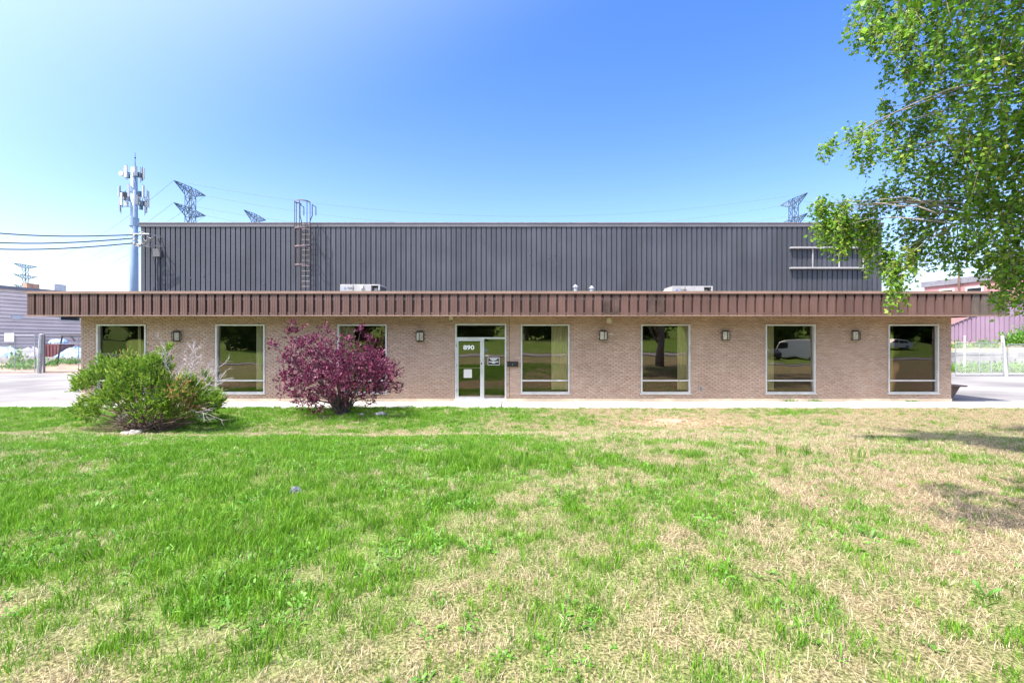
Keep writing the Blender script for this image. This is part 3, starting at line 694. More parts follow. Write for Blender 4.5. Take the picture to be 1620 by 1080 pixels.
# bench beside the corner
bx0, by = XR+.02, WY+.55
t = thing('bench', (bx0+.2, by, -.03), 'weathered dark wooden bench beside the brick corner', 'bench')
for i in range(3): bevel(box(bx0+.01, bx0+1.12, by+i*.3, by+.28+i*.3, .47, .52).build('plank', 'bench_wood', t), .006, 1)
for yy in (by+.08, by+.7): MB().prism([(bx0+.45, -.03), (bx0+.6, -.03), (bx0+.92, .465), (bx0+.3, .465)], yy, yy+.08, 'y').build('bracket', 'bench_wood', t)

# ------------------------------------------------------------------ right neighbour on its terrace
tz0, tz1 = 1.5, 2.05
ter = MB().add([(26, 33.6, tz0), (120, 33.6, tz0), (120, 90, tz1+1), (26, 90, tz1+.6), (26, 42, tz1), (120, 38, tz1+.2)], [(0, 1, 5, 4), (4, 5, 2, 3)])
ter.add([(26, 33.6, -.2), (26, 33.6, tz0), (26, 42, tz1), (26, 90, tz1+.6), (26, 90, -.2)], [(0, 1, 2, 3, 4)])
o = ter.build('terrace', 'dirt'); tag(o, 'raised orange earth terrace under the pink building', 'terrace', kind='structure')
rw = thing('retaining_wall', (40, 33.3, 0), 'low whitish stacked block retaining wall behind the right gate', 'retaining wall')
blk = MB().box(0, 1.18, 0, .35, 0, .335).mesh('block', 'block_wall')
for c in range(4):
    for i in range(24): 
        o = link_mesh('block', blk, rw, (28+i*1.2+(.6 if c % 2 else 0), 33.2+.03*c+random.uniform(-.015, .015), c*.35-.02))
rb = thing('pink_building', (44, 40, tz1), 'pink building with purple ribbed lower cladding up on terrace', 'building')
A = Vector((42.4, 46.8, 0)); B = Vector((43.9, 39, 0)); dv = (B-A).normalized(); B2 = A+dv*22; nv = Vector((-dv.y, dv.x, 0)); nv = nv if nv.x > 0 else -nv
H8 = 8.0
def wallquad(m, a, b, z0, z1, th=.2, ox=0):
    a = a-nv*ox; b = b-nv*ox
    m.add([(a.x, a.y, z0), (b.x, b.y, z0), (b.x+nv.x*th, b.y+nv.y*th, z0), (a.x+nv.x*th, a.y+nv.y*th, z0), (a.x, a.y, z1), (b.x, b.y, z1), (b.x+nv.x*th, b.y+nv.y*th, z1), (a.x+nv.x*th, a.y+nv.y*th, z1)],
          [(0, 3, 2, 1), (4, 5, 6, 7), (0, 1, 5, 4), (1, 2, 6, 5), (2, 3, 7, 6), (3, 0, 4, 7)])
m = MB(); wallquad(m, A, B2, tz1-.3, H8-.3, 20); m.build('wall', 'siding_pink', rb)
m = MB(); wallquad(m, A-dv*.2, B2, H8-.3, H8+.25, 20.4, .15); m.build('roof_edge', 'roof_grey', rb)
def ribbed(pts_fn, t0, t1, step, name, mname):
    t = t0; i = 0
    while t < t1:
        zb_, zt_ = pts_fn(t+step/2); 
        if zt_-zb_ > .1:
            m = MB(); wallquad(m, A+dv*t, A+dv*(t+step*.72), zb_, zt_, .12, .14); wallquad(m, A+dv*(t+step*.72), A+dv*(t+step), zb_, zt_, .05, .07)
            m.build(name, mname, rb)
        t += step; i += 1
def along(px):   # distance along the wall line where image column px meets it
    k = (px-810)/F; return (k*A.y-A.x)/(dv.x-k*dv.y)
def ridge(t):
    p = A+dv*t; px = 810+p.x/p.y*F; py = 514.4-(px-1505.6)*.405; return (tz1-.1, min(PZ(py, p.y), H8-1.2))
ribbed(ridge, max(.2, along(1500)), 21, .35, 'ribbed_panel', 'cladding_purple')
m = MB()
ta, tb = along(1500), along(1640)
for k in range(20):
    t0 = ta+(tb-ta)*k/20; t1 = ta+(tb-ta)*(k+1)/20; p = A+dv*t0-nv*.2; q = A+dv*t1-nv*.2
    m.tube([(p.x, p.y, ridge(t0)[1]), (q.x, q.y, ridge(t1)[1])], .05, 4)
m.build('drip_edge', 'roof_grey', rb)
for pa, pb, pz in ((1486, 1510, 458), (1528, 1556, 454.5)):
    ta, tb = along(pa), along(pb); zt_ = PZ(pz, (A+dv*ta).y); m = MB(); wallquad(m, A+dv*ta, A+dv*tb, zt_-1.3, zt_, .1, .05); f = m.build('window', 'white_paint', rb)
    m = MB(); wallquad(m, A+dv*(ta+.15), A+dv*(tb-.15), zt_-1.15, zt_-.15, .04, .062); m.build('pane', 'vehicle_glass', f)
tc = along(1521); p = A+dv*tc-nv*.3; MB().tube([(p.x, p.y, H8-.9), (p.x, p.y, H8+.9)], .09, 6).build('flue', 'bench_wood', rb)
# rubble strip at the terrace edge
rbm = MB()
for i in range(500):
    x = random.uniform(30, 52); y = random.uniform(36.5, 39.5); s = random.uniform(.06, .2); z = tz0+(y-33.6)/8*.55
    vs = [(x+random.uniform(-s, s), y+random.uniform(-s, s), z+random.uniform(-.02, s)) for _ in range(5)]; rbm.add(vs, [(0, 1, 2), (0, 2, 3), (0, 3, 4), (1, 2, 4)])
tag(rbm.build('rubble', 'rubble'), 'strip of orange broken brick rubble on the terrace', 'rubble', kind='stuff')

# ------------------------------------------------------------------ chain-link gates
def chain(mb, a, b, z0, z1, sp=.13, r=.0045):
    a, b = Vector(a), Vector(b); L = (b-a).length; d = (b-a)/L; h = z1-z0; u = -h
    while u < L:
        for s in (1, -1):
            u0, u1 = u, u+h; v0, v1 = (0, h) if s > 0 else (h, 0)
            if u0 < 0: v0 += (0-u0)*(1 if s > 0 else -1); u0 = 0
            if u1 > L: v1 -= (u1-L)*(1 if s > 0 else -1); u1 = L
            if u1-u0 > .02:
                p = a+d*u0; q = a+d*u1; mb.tube([(p.x, p.y, z0+v0), (q.x, q.y, z0+v1)], r, 3, cap=False)
        u += sp
def gate(a, b, z0, z1, name, label, mids, mat_='galvanised', rails=(0.5,)):
    t = thing(name, a, label, 'gate'); A_, B_ = Vector(a), Vector(b); z0 += a[2]; z1 += a[2]
    for p in (A_, B_): MB().tube([(p.x, p.y, z0), (p.x, p.y, z1)], .03, 6).build('frame_post', mat_, t)
    for z in (z0, z1, *[z0+(z1-z0)*r for r in rails]): MB().tube([(A_.x, A_.y, z), (B_.x, B_.y, z)], .026, 6).build('rail', mat_, t)
    for k in mids:
        p = A_.lerp(B_, k); MB().tube([(p.x, p.y, z0), (p.x, p.y, z1)], .022, 6).build('brace', mat_, t)
    m = MB(); chain(m, (A_.x, A_.y, 0), (B_.x, B_.y, 0), z0, z1); o = m.build('chain_link', mat_, t); return t
GY = 28.6
gate((PX(1512, GY), GY, -.03), (PX(1587, GY), GY, -.03), .08, 2.1, 'swing_gate', 'silver chain-link swing gate across the yard right of the brick corner', (.5, .75), rails=(.64,))
def post(px, Y, ptop, w_, label, lean=0, mat_='white_paint', base=-.05):
    x = PX(px, Y); zt_ = PZ(ptop, Y); t = thing('fence_post', (x, Y, base), label, 'post')
    MB().tube([(x, Y, base), (x+lean, Y, zt_)], w_, 8).build('shaft', mat_, t)
    MB().lathe((x+lean, Y, zt_), [(w_*1.1, 0), (w_*1.15, .04), (w_*.5, .09)], 8).build('cap', mat_, t)
post(1592, GY+.1, 533, .085, 'thick white leaning gate post hung with a silver swing gate', -.25)
post(1526, 31.5, 533, .05, 'thin white fence post standing behind the silver swing gate')
post(61.5, 31.2, 530, .13, 'thick pale leaning post at the left yard gate', .18, 'galvanised')
post(69.5, 31.6, 531, .07, 'slim dark post beside the thick leaning yard post', 0, 'roof_grey')
fr_ = gate((PX(1600, GY), GY+.2, -.03), (PX(1760, GY), GY+.2, -.03), .08, 2.0, 'chain_fence', 'silver chain-link fence running right of the thick white post', (.33, .66), rails=())
fr_['category'] = 'fence'
LYG = 31.4
gate((PX(70, LYG), LYG, -.03), (PX(180, LYG), LYG+1.2, -.03), .1, 2.75, 'yard_gate', 'dark chain-link yard gate between leaning post and juniper side', (.4,), 'roof_grey', rails=(.72,))
g2 = gate((PX(-70, LYG), LYG, -.03), (PX(55, LYG), LYG, -.03), .1, 2.6, 'chain_fence', 'pale chain-link fence holding a white square sign', (.3, .55, .75), rails=(.6,)); g2['category'] = 'fence'
c = P(14.5, 533.5, LYG-.1); t = thing('fence_sign', c, 'blank white square sign wired to the left fence', 'sign')
box(c.x-.33, c.x+.33, LYG-.1, LYG-.085, c.z-.3, c.z+.3).build('board', 'white_paint', t)
m = MB()
for i in range(4): m.box(c.x-.25, c.x+.25-.07*(i % 2), LYG-.103, LYG-.1005, c.z+.17-i*.12, c.z+.2-i*.12)
m.build('faded_print', 'rubble', t)
# swing-set like frame and clutter behind left gate
ld = MB().add([(-70, 31.2, -.024), (-28.0, 31.2, -.024), (-28, 44, .3), (-70, 44, .3)], [(0, 1, 2, 3)]).build('dirt_yard', 'dirt'); tag(ld, 'rough brown dirt yard behind the left fence', 'dirt yard', kind='structure')
def ldz(y): return -.024+(y-31.2)/12.8*.324
cw = box(-75, -34, 40.3, 40.7, .0, .75).build('barrier', 'block_wall'); tag(cw, 'low whitish concrete barrier at the back of the dirt yard', 'barrier')
bevel(cw, .05)
Yd = 42.5; x0 = PX(70, Yd); x1 = PX(91, Yd); t = thing('dumpster', ((x0+x1)/2, Yd, .2), 'dark red metal dumpster heaped with pale bags behind the barrier', 'dumpster')
MB().prism([(x0, .25), (x1, .25), (x1+.15, 1.95), (x0-.15, 1.95)], Yd, Yd+1.5).build('bin', 'dumpster_red', t)
for k in range(4): xx = x0+(x1-x0)*(k+.5)/4; box(xx-.04, xx+.04, Yd-.06, Yd-.002, .4, 1.8).build('rib', 'dumpster_red', t)
for k in range(4):
    xx = x0+(x1-x0)*(k+.5)/4; MB().lathe((xx, Yd+.7, 1.7), [(.1, 0), (.36, .15), (.36, .4), (.2, .62), (.04, .68)], 9).build('bag', 'tarp_blue' if k != 1 else 'white_paint', t)
for px, py, label in ((10, 552, 'crumpled blue tarp heap left of the fence sign post'), (50, 550, 'bluish covered heap beside the leaning post'), (118, 549, 'low blue covered heap between dumpster and brick corner')):
    Y = 43.0; x = PX(px, Y); m = MB(); pts = []
    n = 14; prof = [(1.5, 0), (1.35, .5), (.9, 1.0), (.4, 1.3), (.03, 1.35)]
    for r, z in prof:
        for k in range(n): a = 2*math.pi*k/n; q = r*random.uniform(.82, 1.12); pts.append((x+q*math.cos(a)*1.2, Y+q*math.sin(a)*.7, .25+z*random.uniform(.85, 1.1)))
    m.add(pts, [(i*n+k, i*n+(k+1) % n, (i+1)*n+(k+1) % n, (i+1)*n+k) for i in range(len(prof)-1) for k in range(n)])
    tag(m.build('tarp_heap', 'tarp_blue' if px != 50 else 'roof_grey', origin=(x, Y, .25)), label, 'heap')
Ys = 38.0; x0 = PX(90, Ys); t = thing('steel_frame', (x0+.5, Ys, .15), 'dark steel A-frame standing in the dirt yard', 'frame')
for a, b in (((x0, .14), (x0+.45, 2.65)), ((x0+1.5, 2.2), (x0+1.1, 2.65)), ((x0+.4, 2.62), (x0+5, 2.6))):
    MB().tube([(a[0], Ys, a[1]), (b[0], Ys, b[1])], .06, 6).build('bar', 'dark_bronze', t)
MB().tube([(x0+4.8, Ys, .14), (x0+4.8, Ys, 2.62)], .06, 6).build('bar', 'dark_bronze', t)

# ------------------------------------------------------------------ left neighbour
lb = thing('siding_building', (-54, 50, 0), 'mauve grey building with horizontal lap siding behind left fence', 'building')
A2 = Vector((-58.0, 35, 0)); B3 = Vector((-48.2, 77, 0)); d2 = (B3-A2).normalized(); n2 = Vector((d2.y, -d2.x, 0))   # faces right
def wq(m, a, b, z0, z1, th, ox):
    a = a+n2*ox; b = b+n2*ox; q = -n2*th
    m.add([(a.x, a.y, z0), (b.x, b.y, z0), (b.x+q.x, b.y+q.y, z0), (a.x+q.x, a.y+q.y, z0), (a.x, a.y, z1), (b.x, b.y, z1), (b.x+q.x, b.y+q.y, z1), (a.x+q.x, a.y+q.y, z1)],
          [(0, 3, 2, 1), (4, 5, 6, 7), (0, 1, 5, 4), (1, 2, 6, 5), (2, 3, 7, 6), (3, 0, 4, 7)])
H2 = 8.0
m = MB(); wq(m, A2, B3, 0, H2-.2, 18, 0); m.build('wall', 'roof_grey', lb)  # darker backing; its slits between boards stand in for shadow under each lap
m = MB(); wq(m, A2-d2*.2, B3, H2-.2, H2+.15, 18.3, .2); m.build('roof_edge', 'roof_grey', lb)
z = .3
while z < H2-.3:
    m = MB(); a = A2; b = B3
    m.add([(a.x+n2.x*.08, a.y+n2.y*.08, z), (b.x+n2.x*.08, b.y+n2.y*.08, z), (b.x+n2.x*.02, b.y+n2.y*.02, z+.345), (a.x+n2.x*.02, a.y+n2.y*.02, z+.345), (a.x, a.y, z), (b.x, b.y, z)], [(0, 1, 2, 3), (0, 4, 5, 1)])
    m.build('siding_board', 'siding_mauve', lb); z += .4
def al2(px): k = (px-810)/F; return (k*A2.y-A2.x)/(d2.x-k*d2.y)
for pa, pb, pt, pbm, mm in ((95, 124.5, 499.5, 506.5, 'vehicle_glass'), (19.5, 31, 500, 504, 'headlamp')):
    ta, tb = al2(pa), al2(pb); Yc = (A2+d2*((ta+tb)/2)).y; z1_, z0_ = PZ(pt, Yc), PZ(pbm, Yc); m = MB(); wq(m, A2+d2*(ta-.12), A2+d2*(tb+.12), z0_-.12, z1_+.12, .2, .14); f = m.build('window', 'white_paint', lb)
    m = MB(); wq(m, A2+d2*ta, A2+d2*tb, z0_, z1_, .04, .16); m.build('pane', mm, f)
for pa, pb, pt, mm, nm in ((66, 86, 448.5, 'white_paint', 'roof_unit'), (36, 42.5, 447.5, 'rubble', 'chimney')):
    Y = 56; box(PX(pa, Y), PX(pb, Y), Y, Y+1.5, H2+.15, PZ(pt, Y)+.0).build(nm, mm, lb)

# ------------------------------------------------------------------ cell tower
TY = 60; TX = PX(212, TY); ct = thing('cell_tower', (TX, TY, 0), 'blue grey cell tower monopole with white panel antennas', 'cell tower')
ztop = PZ(266, TY)
MB().tube([(TX, TY, 0), (TX, TY, 12), (TX, TY, ztop)], [.52, .48, .36], 14).build('pole', 'monopole', ct, True)
MB().tube([(TX, TY, PZ(352, TY)-.5), (TX, TY, PZ(352, TY)+.6)], .55, 14).build('collar', 'monopole', ct)
MB().tube([(TX+.15, TY, ztop), (TX+.15, TY, PZ(241, TY))], [.05, .02], 5).build('lightning_rod', 'cable', ct)
MB().lathe((TX+.15, TY, PZ(251, TY)), [(.03, 0), (.1, .05), (.1, .15), (.03, .2)], 6).build('beacon', 'cable', ct)
lv = [(PZ(272, TY), 1.0, 1.7), (PZ(306, TY), 1.45, 1.9), (PZ(322, TY), 1.5, 1.9)]
for li, (z, rr, hh) in enumerate(lv):
    for k in range(6):
        a = k*math.pi/3+.35+li*.5; cx, cy = TX+rr*math.cos(a), TY+rr*math.sin(a); u = Vector((-math.sin(a), math.cos(a), 0)); v = Vector((math.cos(a), math.sin(a), 0)); zz = z+random.uniform(-.5, .4); hw = random.choice((.11, .15, .2)); h_ = hh*random.uniform(.6, 1)
        pts = [(cx, cy, 0)+() for _ in range(0)]
        poly = [Vector((cx, cy, 0))+u*s*hw+v*q for s, q in ((-1, 0), (1, 0), (1, .14), (-1, .14))]
        MB().prism([(p.x, p.y) for p in poly], zz-h_/2, zz+h_/2, 'z').build('panel_antenna', 'antenna', ct)
        mnt = MB().tube([(TX, TY, zz), (cx, cy, zz)], .05, 4).tube([(cx-v.x*.08, cy-v.y*.08, zz-h_*.7), (cx-v.x*.08, cy-v.y*.08, zz+h_*.6)], .045, 4); mnt.build('mount', 'pylon_steel', ct)
        if random.random() < .7:
            q = Vector((TX, TY, 0)).lerp(Vector((cx, cy, 0)), .62); bz = zz-random.uniform(.1, .5); box(q.x-.16, q.x+.16, q.y-.13, q.y+.13, bz-.3, bz+.3).build('radio_unit', random.choice(('pylon_steel', 'unit_dark', 'antenna')), ct)
for sgn, zz in ((-1, PZ(279, TY)),):
    MB().tube([(TX-.85, TY-.9, zz), (TX-.85, TY-1.05, zz)], .32, 14).build('dish', 'antenna', ct)

# ------------------------------------------------------------------ pylons and lines
def pylon_meshes():
    body = MB(); H = 52.0; r = .14
    def hw(z): return 1.0 if z > 34 else 1.0+(34-z)/34*3.2
    zs = [0, 8, 15, 21, 26.5, 31, 34.5, 37.5, 40.5, 43.5, 46.5, 49.5]
    cor = lambda z: [(-hw(z), -hw(z), z), (hw(z), -hw(z), z), (hw(z), hw(z), z), (-hw(z), hw(z), z)]
    for z0, z1 in zip(zs, zs[1:]):
        a, b = cor(z0), cor(z1)
        for i in range(4):
            j = (i+1) % 4; body.tube([a[i], b[i]], r, 3); body.tube([a[i], b[j]], r*.65, 3); body.tube([a[j], b[i]], r*.65, 3); body.tube([b[i], b[j]], r*.6, 3)
    def arm(z, L, s, drop):
        m = MB(); tip = (0, s*L, z+drop)
        for x in (-1.0, 1.0):
            m.tube([(x, s*1.0, z-2.2), tip], r*.9, 3); m.tube([(x, s*1.0, z), tip], r*.9, 3)
            for k in (.2, .4, .6, .8):
                p = Vector((x, s*1.0, z)).lerp(Vector(tip), k); q = Vector((x, s*1.0, z-2.2)).lerp(Vector(tip), k); q2 = Vector((x, s*1.0, z-2.2)).lerp(Vector(tip), max(0, k-.2))
                m.tube([p, q], r*.55, 3); m.tube([p, q2], r*.55, 3)
        for k in (0, .25, .5, .75):
            p = Vector((-1.0, s*1.0, z)).lerp(Vector(tip), k); q = Vector((1.0, s*1.0, z)).lerp(Vector(tip), k); m.tube([p, q], r*.55, 3)
        return m.mesh('crossarm', 'pylon_steel')
    arms = [arm(z, L, s, dr) for z, L, dr in ((49.5, 7.0, .0), (43.0, 7.0, 0), (36.5, 7.0, 0)) for s in (-1, 1)]
    return body.mesh('mast', 'pylon_steel'), arms
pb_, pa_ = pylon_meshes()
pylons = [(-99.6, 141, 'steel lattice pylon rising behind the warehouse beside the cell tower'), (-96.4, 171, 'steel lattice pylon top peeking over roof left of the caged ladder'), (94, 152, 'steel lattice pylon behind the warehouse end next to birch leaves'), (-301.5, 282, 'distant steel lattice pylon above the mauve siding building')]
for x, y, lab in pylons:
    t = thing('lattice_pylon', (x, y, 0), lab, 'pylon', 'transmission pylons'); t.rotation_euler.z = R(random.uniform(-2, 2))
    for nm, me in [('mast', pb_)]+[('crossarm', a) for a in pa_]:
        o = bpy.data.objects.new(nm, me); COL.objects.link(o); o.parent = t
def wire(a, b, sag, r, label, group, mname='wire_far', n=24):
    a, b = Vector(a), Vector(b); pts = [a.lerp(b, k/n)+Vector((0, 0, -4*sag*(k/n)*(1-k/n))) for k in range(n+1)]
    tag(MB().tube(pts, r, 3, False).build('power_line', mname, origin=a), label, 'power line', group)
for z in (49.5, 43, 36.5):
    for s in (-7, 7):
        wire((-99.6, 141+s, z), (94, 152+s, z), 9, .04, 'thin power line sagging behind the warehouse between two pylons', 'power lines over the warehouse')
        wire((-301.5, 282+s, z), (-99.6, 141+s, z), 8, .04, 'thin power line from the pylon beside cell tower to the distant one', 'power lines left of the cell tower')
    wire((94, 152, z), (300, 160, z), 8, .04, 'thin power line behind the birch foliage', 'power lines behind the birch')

# ------------------------------------------------------------------ leaf meshes in numpy
def leaves_mesh(name, C, D, U, L, Wd, vv, mname, fold=.25):
    """diamond leaves: centre-base C, direction D, side U (unit), length L, half width Wd; 6 verts, two folded halves"""
    D = D/np.linalg.norm(D, axis=1, keepdims=True); U = U-(U*D).sum(1, keepdims=True)*D; U /= np.linalg.norm(U, axis=1, keepdims=True)+1e-9; N = np.cross(D, U)
    L = L[:, None]; Wd = Wd[:, None]
    p0 = C; p1 = C+D*L*.45+U*Wd+N*Wd*fold; p2 = C+D*L; p3 = C+D*L*.45-U*Wd+N*Wd*fold
    v = np.stack([p0, p1, p2, p3], 1).reshape(-1, 3); n = len(C); i = np.arange(n)[:, None]*4
    f = np.concatenate([i+np.array([[0, 1, 2]]), i+np.array([[0, 2, 3]])], 1).reshape(-1, 3)
    return np_mesh(name, v, f, mname, np.repeat(vv, 4))
def rand_dir(n, g=rng): 
    v = g.normal(size=(n, 3)); return v/np.linalg.norm(v, axis=1, keepdims=True)

# ---- birch
def birch():
    base = Vector((9.2, 4.2, .45)); t = thing('birch_tree', base, 'weeping birch with drooping leafy branches over the lawn', 'tree')
    clumps = [(1385,15,7,.42),(1368,55,7,.25),(1425,55,6.8,.45),(1445,115,6.8,.38),(1465,25,6.4,.55),(1505,90,6.3,.55),(1560,40,5.6,.55),(1605,110,5.3,.5),(1482,165,6.8,.42),(1455,205,7,.36),(1545,185,6.0,.5),(1605,220,5.6,.5),
      (1395,205,7.2,.27),(1352,222,7.2,.24),(1312,236,7.2,.16),(1372,248,7.2,.24),(1425,245,7,.33),(1400,175,7.2,.12),
      (1482,258,6.8,.45),(1540,258,6.4,.45),(1600,290,6.0,.45),(1432,300,7.2,.38),(1390,318,7.5,.28),(1500,325,7,.45),(1560,335,6.4,.45),(1612,365,6.0,.45),(1640,200,5.6,.6),(1650,60,5.2,.6),(1660,330,5.8,.5),
      (1335,332,7.6,.24),(1298,330,7.6,.17),(1318,365,7.6,.2),(1352,355,7.6,.24),(1440,362,7.4,.34),(1480,392,7.2,.28),(1530,385,7,.3),(1580,400,6.6,.28),(1440,400,7.4,.16),(1510,415,7.1,.18),(1560,420,6.7,.18),(1612,425,6.3,.22),
      (1560,290,8.4,.35),(1640,320,8.3,.4),(1410,-60,7,.55),(1480,-70,6.5,.6),(1560,-60,6,.6),(1450,-150,6.6,.6),(1560,-170,6,.7),(1660,-100,5.3,.7)]
    K = [(P(a, b, y), r) for a, b, y, r in clumps]
    strands = [(P(1300,325,7.6), .7), (P(1318,345,7.6), .72), (P(1332,350,7.6), .62), (P(1345,345,7.6), .6), (P(1372,340,7.6), .75), (P(1385,370,7.6), .7), (P(1398,400,7.6), .5), (P(1418,415,7.3), .8), (P(1424,400,7.3), .7), (P(1608,420,6.2), .75), (P(1600,430,6.2), .6), (P(1590,400,6.4), .5), (P(1455,400,7.3), .35)]
    g2 = np.random.default_rng(21)
    # the rest of the crown, out of the photograph's frame
    for _ in range(110):
        u = g2.normal(size=3); u /= np.linalg.norm(u); q = np.array([9.2, 4.3, 8.2])+u*np.array([4.6, 4.2, 4.6])*g2.uniform(.45, 1)**.5
        if q[1] > .8 and 810+q[0]/q[1]*F < 1690 and 540-(q[2]-CAMZ)/q[1]*F > -150: continue
        if q[0] < 3.5 or (q[1] < .8 and q[0] < 5) : continue
        K.append((Vector(q), g2.uniform(.5, .8)))
    for q in ((2.7, 2.9, 4.75), (3.1, 2.7, 4.9), (3.6, 3.0, 4.9), (4.0, 2.5, 5.0), (3.0, 2.4, 5.1), (3.4, 2.6, 5.4), (2.9, 3.2, 5.3), (3.8, 3.3, 5.6), (4.4, 3.0, 5.4)): K.append((Vector(q), .4))
    for gx_, gy_ in ((8.7, 8.0), (9.6, 8.6), (9.4, 9.6), (10.3, 10.2), (9.0, 10.4), (8.2, 7.6)):  # extra unseen leaf clumps, added along the sun rays to shade the lawn
        K.append((Vector((gx_-.41*8.6, gy_-.335*8.6, 8.9)), .6))
    # trunk + limbs
    tr = MB(); top = Vector((8.9, 4.4, 12.2))
    tp = [base+(top-base)*k+Vector((.18*math.sin(k*5), .14*math.cos(k*4), 0)) for k in np.linspace(0, 1, 9)]; tp[0] = base+Vector((0, 0, -.15))
    tr.tube(tp, [.3, .22, .19, .17, .15, .12, .09, .06, .02], 12); tr.build('trunk', 'bark_birch', t, True)
    limb = MB(); groups = {}
    def along_trunk(z): k = min(1, max(0.1, (z-base.z)/(top.z-base.z))); return base+(top-base)*k
    hubs = [P(1620,120,5.6), P(1600,250,6.0), P(1560,330,6.5), P(1600,-60,5.8), P(1650,380,6.0)]+[Vector((9.2+3*math.cos(a), 4.3+2.6*math.sin(a), z)) for a in np.linspace(0, 5.6, 7) for z in (6.5, 9)]+[Vector((4.8, 3.1, 5.0))]
    def curve(a, b, up, n=6): return [a.lerp(b, k/n)+Vector((random.uniform(-.05, .05), random.uniform(-.05, .05), up*math.sin(math.pi*k/n)+random.uniform(-.04, .04))) for k in range(n+1)]
    for h in hubs:
        s = along_trunk(h.z-1.6); limb.tube(curve(s, h, .5, 8), list(np.linspace(.085, .03, 9)), 7)
    for c, r in K+[(s, l) for s, l in strands]:
        h = min(hubs, key=lambda q: (q-c).length); limb.tube(curve(h.lerp(c, random.uniform(0, .25))+Vector((random.gauss(0, .12), random.gauss(0, .15), random.gauss(0, .12))), c, random.uniform(.02, .3), 6), list(np.linspace(random.uniform(.009, .017), .004, 7)), 5)
    limb.build('limbs', 'bark_birch', t, True)
    # drooping strands with leaves
    Cs = []; Ds = []; tw = MB(); V = []
    def strand(s, L, n, lat, tone):
        end = s+Vector((random.uniform(-lat, lat), random.uniform(-lat, lat), -L)); mid = s.lerp(end, .5)+Vector((random.uniform(-.08, .08), random.uniform(-.08, .08), .05))
        for k in range(n):
            q = k/n; p = s*(1-q)**2+mid*2*q*(1-q)+end*q*q; Cs.append((p.x+random.gauss(0, .03), p.y+random.gauss(0, .03), p.z+random.gauss(0, .03)))
            a = random.uniform(0, 6.28); Ds.append((math.cos(a), math.sin(a), -random.uniform(.1, 1.1))); V.append(tone)
        tw.tube([s, mid, end], [.0035, .0025, .0015], 3, False)
    for c, r in K:
        infr = c.y > .5 and 1200 < 810+c.x/c.y*F < 1700
        ns = int((35 if infr else 24)*(r/.4)**2)+5
        for _ in range(ns):
            u = rand_dir(1)[0]*random.random()**.4*r; s = c+Vector((u[0], u[1], u[2]*.8+.12)); strand(s, random.uniform(.15, .5)*(.6+r), int(random.uniform(11, 20)), .1, random.gauss(.5, .13))
    for s, L in strands:
        for _ in range(12): strand(s+Vector((random.gauss(0, .06), random.gauss(0, .1), random.uniform(-.05, .1))), L*random.uniform(.75, 1.05), int(44*L), .05, random.gauss(.55, .12))
    C = np.array(Cs); D = np.array(Ds); n = len(C); U = rand_dir(n); L = rng.uniform(.045, .078, n); vv = np.clip(np.array(V)+rng.normal(0, .2, n), 0, 1)
    o = link_mesh('crown', leaves_mesh('crown', C-np.array(base), D, U, L, L*.36, vv, 'birch_leaf'), t, base)
    tw.build('twigs', 'bark_juniper', t)
birch()

# ---- purple-leaf shrub
def plum():
    Y = 13.4; base = Vector((PX(543, Y), Y, float(lawn_z(PX(543, Y), Y))-.02)); t = thing('purple_shrub', base, 'rounded purple-leaf sandcherry shrub by the walkway', 'shrub')
    cl = [(462,530,.16),(470,552,.26),(497,545,.28),(520,535,.2),(512,562,.34),(455,572,.24),(480,582,.36),(452,597,.24),(465,612,.26),(500,600,.38),(540,562,.32),(548,538,.2),(533,590,.4),(562,580,.36),(566,556,.2),(590,566,.24),(585,545,.14),(592,590,.32),(612,592,.28),(623,585,.16),(626,604,.2),(606,612,.26),(575,612,.34),(545,618,.34),(510,628,.3),(485,630,.24),(500,648,.18),(470,628,.2),(590,628,.2),(632,616,.1),(445,618,.12),(428,546,.06),(434,551,.06),(459,513,.07),(476,519,.09),(511,523,.08),(571,522,.07),(584,535,.07)]
    K = []
    for a, b, r in cl:
        for dy in ((-.55, .5) if r > .2 else (0,)): K.append((P(a, b, Y+dy+random.uniform(-.2, .2)), r*1.02))
    K += [(Vector((base.x+random.uniform(-1.1, 1.2), base.y+random.choice((-1, 1))*random.uniform(.7, 1.25), random.uniform(.9, 1.7))), .34) for _ in range(10)]
    st = MB()
    for c, r in K:
        s = base+Vector((random.uniform(-.16, .16), random.uniform(-.12, .12), 0)); m = s.lerp(c, .45)+Vector(((base.x-c.x)*.18, (base.y-c.y)*.15, .12)); st.tube([s, m, c], [.026, .015, .005], 5)
    st.build('stems', 'bark_plum', t)
    Cs = []; Ds = []; V = []
    for c, r in K:
        for _ in range(int(26*(r/.3)**2)+5):
            u = rand_dir(1)[0]; s = np.array(c)+u*r*random.random()**.5; d = u*.6+np.array([0, 0, .55])+rng.normal(0, .3, 3); d /= np.linalg.norm(d); ln_ = random.uniform(.1, .25); tone = random.gauss(.45, .15)
            for k in range(10):
                Cs.append(s+d*ln_*k/10+rng.normal(0, .012, 3)); q = d+rand_dir(1)[0]*.9; Ds.append(q); V.append(tone)
    C = np.array(Cs); n = len(C); L = rng.uniform(.045, .085, n)
    link_mesh('foliage', leaves_mesh('foliage', C-np.array(base), np.array(Ds), rand_dir(n), L, L*.3, np.clip(np.array(V)+rng.normal(0, .2, n), 0, 1), 'plum_leaf'), t, base)
plum()

